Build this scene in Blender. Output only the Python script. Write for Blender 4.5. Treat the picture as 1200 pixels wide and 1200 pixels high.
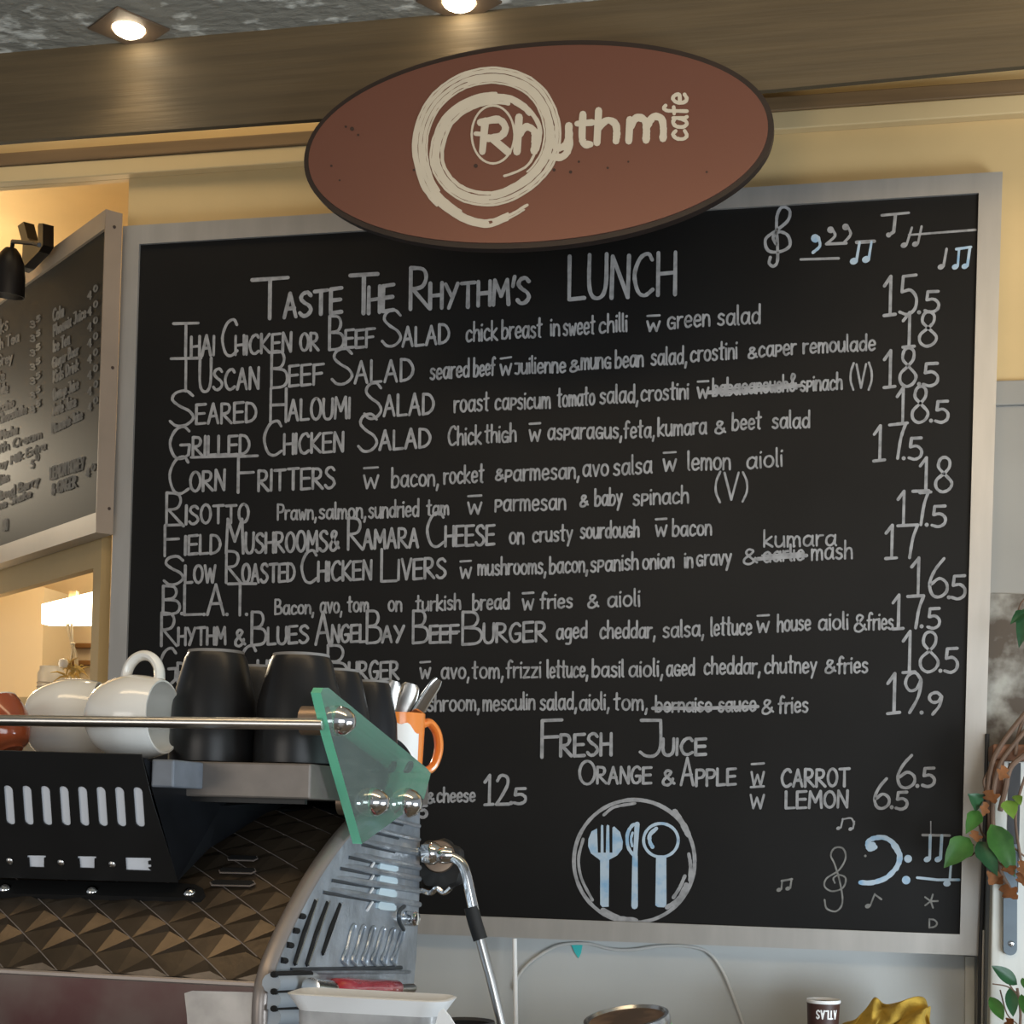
import bpy, bmesh, math, random
from mathutils import Vector, Matrix, Euler
random.seed(7)
for o in list(bpy.data.objects): bpy.data.objects.remove(o)
SC = bpy.context.scene
COL = SC.collection
PI = math.pi
V = Vector

# ------------------------------------------------------------------ camera
YAW, PITCH, ROLL = 0.21497302, 0.01447665, 0.02655779
EYE = V((0, 0, 1.45)); F = 1800.0; PPX, PPY = 600.0, 930.0
_f = V((-math.sin(YAW)*math.cos(PITCH), math.cos(YAW)*math.cos(PITCH), math.sin(PITCH)))
_r = V((math.cos(YAW), math.sin(YAW), 0)); _u = _r.cross(_f)
RIGHT = math.cos(ROLL)*_r + math.sin(ROLL)*_u
UP = -math.sin(ROLL)*_r + math.cos(ROLL)*_u
FWD = _f
cam_d = bpy.data.cameras.new('camera'); cam = bpy.data.objects.new('camera', cam_d); COL.objects.link(cam)
cam.matrix_world = Matrix(((RIGHT.x, UP.x, -FWD.x, EYE.x), (RIGHT.y, UP.y, -FWD.y, EYE.y), (RIGHT.z, UP.z, -FWD.z, EYE.z), (0, 0, 0, 1)))
cam_d.sensor_width = 36; cam_d.sensor_fit = 'HORIZONTAL'; cam_d.lens = F/1200*36
cam_d.shift_y = (PPY-600)/1200; cam_d.clip_start = 0.05
SC.camera = cam

# ------------------------------------------------------------------ world, lights, exposure
W = bpy.data.worlds.new('room_light'); SC.world = W; W.use_nodes = True
_bg = W.node_tree.nodes['Background']; _bg.inputs[0].default_value = (0.82, 0.9, 1.0, 1); _bg.inputs[1].default_value = 0.30
SC.view_settings.view_transform = 'Standard'; SC.view_settings.look = 'None'
SC.view_settings.exposure = 0.0; SC.view_settings.gamma = 1.0; SC.view_settings.use_curve_mapping = False

def light(name, kind, loc, energy, color, target=None, **kw):
    d = bpy.data.lights.new(name, kind); d.energy = energy; d.color = color
    for k, v in kw.items(): setattr(d, k, v)
    o = bpy.data.objects.new(name, d); COL.objects.link(o); o.location = loc
    if target is not None: o.rotation_euler = (V(target)-V(loc)).to_track_quat('-Z', 'Y').to_euler()
    return o
# daylight from the cafe's front windows behind the camera, plus an added side fill
light('front_window_light', 'AREA', (2.0, -2.6, 1.2), 70, (0.86, 0.94, 1.0), (0.1, 3.6, 0.9), shape='RECTANGLE', size=2.6, size_y=1.4)
light('side_fill_light', 'AREA', (2.2, 1.3, 0.8), 98, (0.80, 0.91, 1.0), (-0.3, 2.9, 1.0), shape='RECTANGLE', size=1.5, size_y=1.0)  # unseen fill added at the right to brighten the lower right side
light('rear_window_light', 'AREA', (-2.2, -2.2, 1.5), 26, (1.0, 0.93, 0.84), (-0.8, 3.0, 1.5), shape='RECTANGLE', size=1.8, size_y=1.4)
light('right_downlight', 'SPOT', (0.95, 2.55, 3.0), 16, (1.0, 0.80, 0.50), (0.15, 3.66, 2.85), spot_size=1.9, spot_blend=0.6, shadow_soft_size=0.03)
# added warm fill under the ceiling, standing in for unseen downlights
light('ceiling_fill_light', 'AREA', (-0.3, 1.0, 3.02), 24, (1.0, 0.74, 0.44), (-0.3, 3.4, 2.3), shape='RECTANGLE', size=2.4, size_y=0.5)

# ------------------------------------------------------------------ helpers
def ray(x, y): return FWD*F + RIGHT*(x-PPX) - UP*(y-PPY)
def onY(x, y, Y):
    d = ray(x, y); return EYE + d*((Y-EYE.y)/d.y)
def onX(x, y, X):
    d = ray(x, y); return EYE + d*((X-EYE.x)/d.x)
def onP(x, y, P, N):
    d = ray(x, y); return EYE + d*((P-EYE).dot(N)/d.dot(N))

def link(o): COL.objects.link(o); return o
def new_obj(name, bm, mats, parent=None, smooth=False, base=None):
    me = bpy.data.meshes.new(name)
    bmesh.ops.recalc_face_normals(bm, faces=bm.faces)
    if base is not None: bmesh.ops.translate(bm, verts=bm.verts, vec=-V(base))
    bm.to_mesh(me); bm.free()
    for m in (mats if isinstance(mats, (list, tuple)) else [mats]): me.materials.append(m)
    if smooth:
        for p in me.polygons: p.use_smooth = True
        try: me.set_sharp_from_angle(angle=math.radians(40))
        except Exception: pass
    o = link(bpy.data.objects.new(name, me))
    if parent is not None: o.parent = parent
    elif base is not None: o.location = base
    return o
class Thing:
    """An Empty at a thing's base; parts are given in world coordinates unless local=True."""
    def __init__(s, name, label, cat, loc, group=None, rot=None):
        s.o = link(bpy.data.objects.new(name, None)); s.o.empty_display_size = 0.05
        s.o.location = loc; s.loc = V(loc)
        if rot: s.o.rotation_euler = rot
        tag(s.o, label, cat, group)
    def part(s, name, bm, mats, parent=None, smooth=False, local=False, label=None):
        o = new_obj(name, bm, mats, None, smooth, None if local else s.loc)
        o.location = (0, 0, 0); o.parent = parent if parent is not None else s.o
        if label: o['label'] = label
        return o
def tag(o, label, cat, group=None):
    o['label'] = label; o['category'] = cat
    if group: o['group'] = group
    return o
def single(name, bm, mats, label, cat, group=None, smooth=False):
    lo = V([min(v.co[i] for v in bm.verts) for i in range(3)]); hi = V([max(v.co[i] for v in bm.verts) for i in range(3)])
    return tag(new_obj(name, bm, mats, None, smooth, V(((lo.x+hi.x)/2, (lo.y+hi.y)/2, lo.z))), label, cat, group)
def struct(name, bm, mats, smooth=False):
    o = new_obj(name, bm, mats, None, smooth); o['kind'] = 'structure'; return o

def add_box(bm, lo, hi, bev=0.0):
    r = bmesh.ops.create_cube(bm, size=1.0)
    vs = r['verts']; lo = V(lo); hi = V(hi); c = (lo+hi)/2; s = hi-lo
    for v in vs: v.co = V((v.co.x*s.x, v.co.y*s.y, v.co.z*s.z))+c
    if bev > 0:
        es = list({e for v in vs for e in v.link_edges})
        bmesh.ops.bevel(bm, geom=es, offset=bev, segments=2, affect='EDGES', profile=0.5)
def box(lo, hi, bev=0.0):
    bm = bmesh.new(); add_box(bm, lo, hi, bev); return bm
def add_prism(bm, pts, ext):
    """closed prism: polygon of world points, extruded by a vector"""
    ext = V(ext); a = [bm.verts.new(p) for p in pts]; b = [bm.verts.new(V(p)+ext) for p in pts]
    n = len(pts); bm.faces.new(a); bm.faces.new(b[::-1])
    for i in range(n): bm.faces.new((a[i], a[(i+1) % n], b[(i+1) % n], b[i]))
def prism(pts, ext):
    bm = bmesh.new(); add_prism(bm, pts, ext); return bm
def bevel_all(bm, off, seg=2, ang=30):
    es = [e for e in bm.edges if len(e.link_faces) == 2 and e.calc_face_angle(0) > math.radians(ang)]
    if es: bmesh.ops.bevel(bm, geom=es, offset=off, segments=seg, affect='EDGES', profile=0.5)
    return bm
def add_lathe(bm, prof, M=None, seg=40, close=True):
    M = M or Matrix.Identity(4); rings = []
    for r, z in prof:
        if r < 1e-6: rings.append([bm.verts.new(M @ V((0, 0, z)))])
        else: rings.append([bm.verts.new(M @ V((r*math.cos(2*PI*i/seg), r*math.sin(2*PI*i/seg), z))) for i in range(seg)])
    for A, B in zip(rings, rings[1:]):
        for i in range(seg):
            j = (i+1) % seg
            if len(A) == 1 and len(B) == 1: continue
            if len(A) == 1: bm.faces.new((A[0], B[j], B[i]))
            elif len(B) == 1: bm.faces.new((A[i], A[j], B[0]))
            else: bm.faces.new((A[i], A[j], B[j], B[i]))
def lathe(prof, M=None, seg=40):
    bm = bmesh.new(); add_lathe(bm, prof, M, seg); return bm
def crom(P, n=6, closed=False):
    P = [V(p) for p in P]; out = []; N = len(P)
    if N < 3: return P
    rng = N if closed else N-1
    for i in range(rng):
        if closed: a, b, c, d = P[(i-1) % N], P[i], P[(i+1) % N], P[(i+2) % N]
        else:
            b, c = P[i], P[i+1]; a = P[i-1] if i > 0 else b*2-c; d = P[i+2] if i+2 < N else c*2-b
        for k in range(n):
            t = k/n
            out.append(0.5*((2*b)+(c-a)*t+(2*a-5*b+4*c-d)*t*t+(3*b-a-3*c+d)*t**3))
    out.append(P[0].copy() if closed else P[-1])
    return out
def add_tube(bm, pts, r, seg=12, caps=True):
    pts = [V(p) for p in pts]; n = len(pts); rs = r if isinstance(r, (list, tuple)) else [r]*n
    rings = []; up = None
    for i, p in enumerate(pts):
        t = (pts[min(i+1, n-1)]-pts[max(i-1, 0)]).normalized()
        if up is None: up = t.orthogonal().normalized()
        up = (up-t*up.dot(t)).normalized(); b = t.cross(up)
        rings.append([bm.verts.new(p+(up*math.cos(2*PI*k/seg)+b*math.sin(2*PI*k/seg))*rs[i]) for k in range(seg)])
    for A, B in zip(rings, rings[1:]):
        for k in range(seg): bm.faces.new((A[k], A[(k+1) % seg], B[(k+1) % seg], B[k]))
    if caps: bm.faces.new(rings[0][::-1]); bm.faces.new(rings[-1])
def tube(pts, r, seg=12):
    bm = bmesh.new(); add_tube(bm, pts, r, seg); return bm
def axis_matrix(p, d, x=None):
    z = V(d).normalized(); x = V(x) if x is not None else z.orthogonal(); x = (x-z*x.dot(z)).normalized(); y = z.cross(x)
    return Matrix(((x.x, y.x, z.x, p[0]), (x.y, y.y, z.y, p[1]), (x.z, y.z, z.z, p[2]), (0, 0, 0, 1)))
def plate2d(outer, holes, thick, M):
    """flat plate with holes: 2-D outlines filled and extruded, placed by M"""
    cu = bpy.data.curves.new('plate', 'CURVE'); cu.dimensions = '2D'; cu.fill_mode = 'BOTH'; cu.extrude = thick/2
    for pl in [outer]+holes:
        s = cu.splines.new('POLY'); s.points.add(len(pl)-1); s.use_cyclic_u = True
        for q, p in zip(s.points, pl): q.co = (p[0], p[1], 0, 1)
    o = bpy.data.objects.new('plate', cu); COL.objects.link(o)
    dg = bpy.context.evaluated_depsgraph_get(); me = bpy.data.meshes.new_from_object(o.evaluated_get(dg))
    bm = bmesh.new(); bm.from_mesh(me); bpy.data.objects.remove(o); bpy.data.curves.remove(cu); bpy.data.meshes.remove(me)
    bmesh.ops.remove_doubles(bm, verts=bm.verts, dist=1e-6); bmesh.ops.transform(bm, matrix=M, verts=bm.verts)
    return bm

# ------------------------------------------------------------------ materials
def mat(name, col, rough=0.5, metal=0.0, noise=0.0, nscale=8.0, bump=0.0, bscale=60.0, stretch=(1, 1, 1), col2=None, spec=0.5, coat=0.0, emit=None, estr=0.0, trans=0.0, ior=1.45, ramp=(0.35, 0.65), detail=5):
    m = bpy.data.materials.new(name); m.use_nodes = True; nt = m.node_tree; N = nt.nodes; L = nt.links
    b = N['Principled BSDF']; I = b.inputs
    I['Base Color'].default_value = (*col, 1); I['Roughness'].default_value = rough; I['Metallic'].default_value = metal
    I['Specular IOR Level'].default_value = spec; I['Coat Weight'].default_value = coat; I['Coat Roughness'].default_value = 0.08
    I['Transmission Weight'].default_value = trans; I['IOR'].default_value = ior
    if emit: I['Emission Color'].default_value = (*emit, 1); I['Emission Strength'].default_value = estr
    if noise > 0 or col2 or bump > 0:
        tc = N.new('ShaderNodeTexCoord'); mp = N.new('ShaderNodeMapping'); mp.inputs['Scale'].default_value = stretch
        L.new(tc.outputs['Object'], mp.inputs['Vector'])
    if noise > 0 or col2:
        tx = N.new('ShaderNodeTexNoise'); tx.inputs['Scale'].default_value = nscale; tx.inputs['Detail'].default_value = detail
        L.new(mp.outputs[0], tx.inputs['Vector'])
        rp = N.new('ShaderNodeValToRGB'); L.new(tx.outputs['Fac'], rp.inputs[0])
        c2 = col2 if col2 else tuple(c*(1-noise) for c in col)
        rp.color_ramp.elements[0].position = ramp[0]; rp.color_ramp.elements[1].position = ramp[1]
        rp.color_ramp.elements[0].color = (*c2, 1); rp.color_ramp.elements[1].color = (*col, 1)
        L.new(rp.outputs[0], I['Base Color'])
    if bump > 0:
        t2 = N.new('ShaderNodeTexNoise'); t2.inputs['Scale'].default_value = bscale; t2.inputs['Detail'].default_value = 6
        L.new(mp.outputs[0], t2.inputs['Vector'])
        bp = N.new('ShaderNodeBump'); bp.inputs['Strength'].default_value = bump; bp.inputs['Distance'].default_value = 0.01
        L.new(t2.outputs['Fac'], bp.inputs['Height']); L.new(bp.outputs[0], I['Normal'])
    return m
M_cream = mat('cream_paint', (0.60, 0.43, 0.205), 0.6, noise=0.10, nscale=3, bump=0.05, bscale=40)
M_grey_wall = mat('pale_grey_paint', (0.505, 0.52, 0.51), 0.55, noise=0.08, nscale=2.5, bump=0.03, bscale=30)
M_glass_reflections = mat('painted_glass_reflections', (0.36, 0.345, 0.30), 0.6, nscale=11, col2=(0.075, 0.055, 0.038), ramp=(0.46, 0.66))  # brown and grey mottle paints glass reflections into the colour
M_beam = mat('brown_beam_wood', (0.098, 0.070, 0.036), 0.7, noise=0.22, nscale=5, stretch=(0.5, 6, 14), bump=0.15, bscale=8)
M_batten = mat('brown_batten', (0.20, 0.125, 0.06), 0.6, noise=0.2, nscale=6, stretch=(0.5, 5, 9))
M_trim_cream = mat('cream_cornice_paint', (0.62, 0.47, 0.25), 0.6, noise=0.08, nscale=3)
M_kitchen = mat('warm_white_paint', (0.72, 0.60, 0.41), 0.6, noise=0.06, nscale=2)
M_ceiling = mat('rough_grey_ceiling', (0.66, 0.66, 0.60), 0.85, nscale=15, col2=(0.25, 0.242, 0.205), bump=0.8, bscale=30, ramp=(0.56, 0.66), stretch=(1, 1.6, 1), detail=8)
M_floor = mat('dark_floor', (0.16, 0.12, 0.09), 0.5, noise=0.3, nscale=4)
M_alu = mat('brushed_aluminium', (0.475, 0.452, 0.42), 0.42, 0.6, noise=0.10, nscale=4, stretch=(6, 6, 1))
M_alu2 = mat('dull_aluminium', (0.44, 0.38, 0.31), 0.5, 0.5, noise=0.15, nscale=5)
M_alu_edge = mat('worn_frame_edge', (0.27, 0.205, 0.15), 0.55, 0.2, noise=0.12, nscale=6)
M_black = mat('blackboard', (0.0065, 0.0062, 0.0060), 0.55, noise=0.35, nscale=3, spec=0.25)
M_black2 = mat('drinks_blackboard', (0.020, 0.017, 0.012), 0.6, noise=0.3, nscale=3, spec=0.12)
M_chalk = mat('chalk_white', (0.33, 0.33, 0.335), 0.9, noise=0.35, nscale=60, ramp=(0.3, 0.6), spec=0.1)
M_chalk_b = mat('chalk_pale_blue', (0.40, 0.49, 0.57), 0.9, col2=(0.22, 0.38, 0.55), nscale=35, ramp=(0.3, 0.5), spec=0.1)
M_chalk_d = mat('chalk_faint', (0.24, 0.235, 0.22), 0.9, noise=0.4, nscale=50, spec=0.1)
M_sign = mat('oxblood_sign_face', (0.150, 0.062, 0.042), 0.35, 0.3, coat=0.2)
M_sign_rim = mat('dark_sign_rim', (0.018, 0.009, 0.006), 0.5, noise=0.3, nscale=15)
M_sign_txt = mat('cream_vinyl', (0.50, 0.45, 0.36), 0.55, noise=0.05, nscale=20)
M_fleck = mat('brown_fleck', (0.035, 0.018, 0.012), 0.7)
M_chrome = mat('chrome', (0.80, 0.79, 0.77), 0.12, 1.0)
M_steel = mat('satin_steel', (0.62, 0.60, 0.57), 0.28, 1.0, noise=0.08, nscale=20)
M_black_metal = mat('black_enamel', (0.012, 0.012, 0.012), 0.45, spec=0.4, noise=0.2, nscale=12)
M_black_soft = mat('black_side_sheet', (0.012, 0.013, 0.016), 0.35, noise=0.3, nscale=20)
M_tray = mat('grey_tray_metal', (0.20, 0.175, 0.155), 0.45, 0.4, noise=0.1, nscale=60)
M_white_plate = mat('pale_backing', (0.80, 0.82, 0.86), 0.6)
M_diamond = mat('dark_diamond_plate', (0.125, 0.095, 0.066), 0.36, 0.7, noise=0.35, nscale=10, bump=0.12, bscale=30)
M_slot = mat('vent_black', (0.004, 0.004, 0.004), 0.8)
M_red_reflections = mat('red_brown_panel', (0.080, 0.055, 0.046), 0.22, 0.4, nscale=9, col2=(0.050, 0.012, 0.011), ramp=(0.38, 0.62))
M_cast = mat('cast_silver', (0.52, 0.58, 0.65), 0.34, 0.7, noise=0.35, nscale=22, bump=0.25, bscale=45)
M_castd = mat('dark_cast', (0.10, 0.115, 0.13), 0.4, 0.6, noise=0.3, nscale=20)
M_pad = mat('pale_blue_pad', (0.62, 0.76, 0.82), 0.3)
M_trimgrey = mat('brown_grey_edge', (0.36, 0.31, 0.28), 0.4, 0.5, noise=0.15, nscale=10)
M_cup_black = mat('black_stoneware', (0.010, 0.010, 0.011), 0.34, spec=0.5, noise=0.1, nscale=30)
M_cup_foot = mat('raw_grey_foot', (0.20, 0.19, 0.18), 0.7)
M_china = mat('white_china', (0.78, 0.77, 0.73), 0.12, coat=0.5, spec=0.5)
M_terra = mat('orange_brown_glaze', (0.33, 0.075, 0.028), 0.15, coat=0.5)
M_orange = mat('orange_glaze', (0.85, 0.27, 0.055), 0.2, coat=0.4)
M_orange_in = mat('deep_orange_glaze', (0.70, 0.17, 0.03), 0.25)
M_white = mat('white_plastic', (0.86, 0.86, 0.85), 0.4)
M_clear = mat('cloudy_plastic', (0.72, 0.71, 0.70), 0.25, trans=0.35, noise=0.3, nscale=25)
M_red = mat('red_plastic', (0.50, 0.02, 0.035), 0.15, coat=0.5, col2=(0.62, 0.10, 0.13), nscale=20, trans=0.2)
M_rubber = mat('black_rubber', (0.015, 0.015, 0.015), 0.6)
M_bronze = mat('bronze_cap', (0.36, 0.26, 0.19), 0.4, 0.8, noise=0.2, nscale=30)
M_glass_edge = mat('green_glass_edge', (0.20, 0.66, 0.42), 0.15, trans=0.2, emit=None)
M_lamp = mat('lit_lamp', (1, 0.95, 0.85), 0.5, emit=(1.0, 0.86, 0.62), estr=9)
M_bulb = mat('lit_downlight', (1, 0.97, 0.9), 0.5, emit=(1.0, 0.86, 0.62), estr=22)
M_dlplate = mat('downlight_plate', (0.15, 0.105, 0.07), 0.5, 0.2)
M_lampblack = mat('black_lamp_enamel', (0.008, 0.006, 0.005), 0.4, spec=0.3)
M_rail = mat('brown_rail', (0.22, 0.11, 0.035), 0.4)
M_string = mat('pale_string', (0.66, 0.58, 0.42), 0.9)
M_straw = mat('dried_straw', (0.62, 0.44, 0.14), 0.8, noise=0.3, nscale=30)
M_greyjar = mat('grey_jar', (0.30, 0.29, 0.27), 0.3)
M_cable = mat('grey_white_cable', (0.55, 0.54, 0.51), 0.5)
M_teal = mat('teal_tape', (0.05, 0.52, 0.50), 0.5)
M_lid = mat('brown_lid', (0.30, 0.20, 0.14), 0.5, nscale=12, col2=(0.12, 0.08, 0.055), ramp=(0.4, 0.6))
M_green = mat('green_rim', (0.12, 0.50, 0.16), 0.4)
M_tin = mat('tin', (0.60, 0.60, 0.60), 0.25, 0.9)
M_pcup = mat('brown_paper_cup', (0.060, 0.026, 0.020), 0.5)
M_yellow = mat('yellow_cloth', (0.60, 0.38, 0.055), 0.9, noise=0.35, nscale=14, bump=0.4, bscale=90)
M_dark = mat('dark_cable', (0.03, 0.03, 0.032), 0.5)
M_post = mat('weathered_white_post', (0.60, 0.60, 0.56), 0.7, nscale=7, col2=(0.40, 0.385, 0.33), ramp=(0.3, 0.6), stretch=(3, 3, 0.7))
M_strap = mat('blue_grey_strap', (0.135, 0.165, 0.19), 0.4, 0.5, noise=0.2, nscale=12)
M_wood = mat('red_brown_wood', (0.20, 0.085, 0.040), 0.6, noise=0.35, nscale=12, stretch=(1, 1, 5))
M_stem = mat('vine_stem', (0.17, 0.105, 0.07), 0.8, noise=0.3, nscale=30)
M_leaf = mat('vine_leaf_green', (0.085, 0.24, 0.045), 0.4, col2=(0.035, 0.12, 0.025), nscale=18)
M_leaf2 = mat('vine_leaf_lime', (0.30, 0.50, 0.09), 0.4, noise=0.25, nscale=18)
M_leafd = mat('vine_leaf_dark', (0.045, 0.15, 0.06), 0.35, noise=0.4, nscale=18)
M_dead = mat('dry_leaf', (0.48, 0.21, 0.085), 0.8, noise=0.45, nscale=20)
M_counter = mat('counter_laminate', (0.20, 0.18, 0.16), 0.4, noise=0.2, nscale=10)
def glass_mat():
    m = bpy.data.materials.new('green_tinted_glass'); m.use_nodes = True; nt = m.node_tree
    for n in list(nt.nodes): nt.nodes.remove(n)
    out = nt.nodes.new('ShaderNodeOutputMaterial'); mix = nt.nodes.new('ShaderNodeMixShader')
    t = nt.nodes.new('ShaderNodeBsdfTransparent'); t.inputs[0].default_value = (0.86, 0.95, 0.91, 1)
    g = nt.nodes.new('ShaderNodeBsdfGlossy'); g.inputs['Roughness'].default_value = 0.06; g.inputs[0].default_value = (0.85, 0.95, 0.92, 1)
    d = nt.nodes.new('ShaderNodeBsdfDiffuse'); d.inputs[0].default_value = (0.50, 0.62, 0.56, 1)
    fr = nt.nodes.new('ShaderNodeFresnel'); fr.inputs[0].default_value = 1.5
    mix2 = nt.nodes.new('ShaderNodeMixShader'); mix2.inputs[0].default_value = 0.22
    nt.links.new(t.outputs[0], mix2.inputs[1]); nt.links.new(d.outputs[0], mix2.inputs[2])
    nt.links.new(fr.outputs[0], mix.inputs[0]); nt.links.new(mix2.outputs[0], mix.inputs[1]); nt.links.new(g.outputs[0], mix.inputs[2])
    nt.links.new(mix.outputs[0], out.inputs[0]); return m
M_glass = glass_mat()

# ------------------------------------------------------------------ room
D = 3.606                       # front of the big board
WY = 3.66                       # main wall plane
z_paint = onY(1165, 449, WY).z  # where cream meets grey
CX = -1.862                     # outer corner of the wall
def quad_wall(x0, x1, z0, z1, y, t): return box((x0, y, z0), (x1, y+t, z1))
bm = bmesh.new(); add_box(bm, (CX, WY, z_paint), (1.6, WY+0.12, 3.5)); add_box(bm, (-3.6, WY, onY(353, 196, WY).z), (CX, WY+0.02, 3.5)); n1 = len(bm.faces)
add_box(bm, (CX, WY, 0), (1.6, WY+0.12, z_paint))
bm.faces.ensure_lookup_table()
for i, f in enumerate(bm.faces): f.material_index = 0 if i < n1 else 1
struct('wall_back', bm, [M_cream, M_grey_wall])
zr = onY(1165, 475, WY-0.012).z
M_grey_panel = mat('dull_grey_panel', (0.30, 0.285, 0.255), 0.6, noise=0.12, nscale=3)
struct('trim_rail', box((0.30, WY-0.014, zr), (1.6, WY, z_paint+0.002), 0.003), M_grey_panel)
struct('trim_panel', box((0.297, WY-0.003, 0), (1.6, WY, zr-0.001)), M_grey_panel)
struct('floor', box((-4.5, -3.2, -0.05), (3.4, 6.5, 0)), M_floor)
ZC = onY(300, 36, 3.05).z
struct('ceiling', box((-4.5, -3.2, ZC), (3.4, 3.05, ZC+0.06)), M_ceiling)
struct('ceiling_rear', box((-4.5, 3.05, 3.5), (3.4, 6.5, 3.56)), M_cream)
# fascia beam: lower edge runs a touch lower to the right, as in the photo
FY = 3.05
bl = [onY(x, y, FY+0.015) for x, y in ((-60, 175), (40, 167), (375, 143), (905, 109), (1290, 73))]
for p in bl: p.y = FY
top = [V((p.x, FY, 3.52)) for p in bl]
bm = prism(bl+top[::-1], (0, 0.015, 0))
struct('trim_beam', bm, M_beam)
# batten and cream cornice on the wall
zb0 = onY(357, 170, WY-0.03).z; zb1 = zb0+0.034
struct('trim_batten', box((-3.6, WY-0.035, zb0), (1.6, WY, zb1), 0.003), M_batten)
zc0 = onY(353, 196, WY).z
struct('trim_cornice', box((-3.6, WY-0.03, zc0), (1.6, WY, zb0), 0.003), M_trim_cream)
# splayed wall to the left of the corner, with the serving opening
dL = ray(-800, 918); dL.z = 0; dL.normalize()         # runs away to the back left
eL = V((-dL.y, dL.x, 0));                              # into the wall
if eL.y < 0: eL = -eL
LB0 = onY(122, 430, 3.545)                             # near vertical edge of the drinks board
WL = LB0+eL*0.05                                        # a point of the splayed wall surface
def onL(x, y): return onP(x, y, LB0, eL)
def onWL(x, y): return onP(x, y, WL, eL)
cornL = WL.copy(); cornL.z = 0
t = onWL(119, 640)-cornL; cornL = cornL+dL*V((t.x, t.y, 0)).dot(dL)
zo = onWL(116, 664).z; ztop = onL(124, 245).z-0.02
def wl_box(s0, s1, z0, z1, th=0.028):
    a = cornL+dL*s0; b = cornL+dL*s1
    return prism([V((a.x, a.y, z0)), V((b.x, b.y, z0)), V((b.x, b.y, z1)), V((a.x, a.y, z1))], eL*th)
bm = wl_box(0, 2.4, zo, ztop); b2 = wl_box(0, 0.05, 0, zo)
me = bpy.data.meshes.new('t'); b2.to_mesh(me); bm.from_mesh(me); b2.free()
b2 = wl_box(0.05, 2.4, 0, 1.3); b2.to_mesh(me); bm.from_mesh(me); b2.free(); bpy.data.meshes.remove(me)
struct('wall_left', bm, M_cream)
# kitchen seen over and through that partition
struct('wall_kitchen', box((-5.2, 5.2, 0), (-1.2, 5.3, 3.5)), M_kitchen)
pj = onY(50, 750, 4.85)
struct('wall_alcove', box((pj.x-0.9, 4.85, 0), (pj.x, 5.05, 2.2)), M_kitchen)
light('kitchen_glow', 'POINT', (-2.75, 4.3, 1.88), 2.6, (1.0, 0.80, 0.52), shadow_soft_size=0.12)
light('cavity_light', 'AREA', (-1.6, 3.36, 3.44), 3.0, (1.0, 0.8, 0.5), (-1.7, 3.66, 3.2), shape='RECTANGLE', size=1.4, size_y=0.08)
light('kitchen_ceiling_light', 'POINT', (-3.55, 4.75, 2.72), 80, (1.0, 0.86, 0.64), shadow_soft_size=0.10)
light('kitchen_fill_light', 'POINT', (-2.3, 4.55, 2.45), 13, (1.0, 0.80, 0.52), shadow_soft_size=0.15)  # unseen fill added behind the drinks board to brighten the kitchen wall

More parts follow.
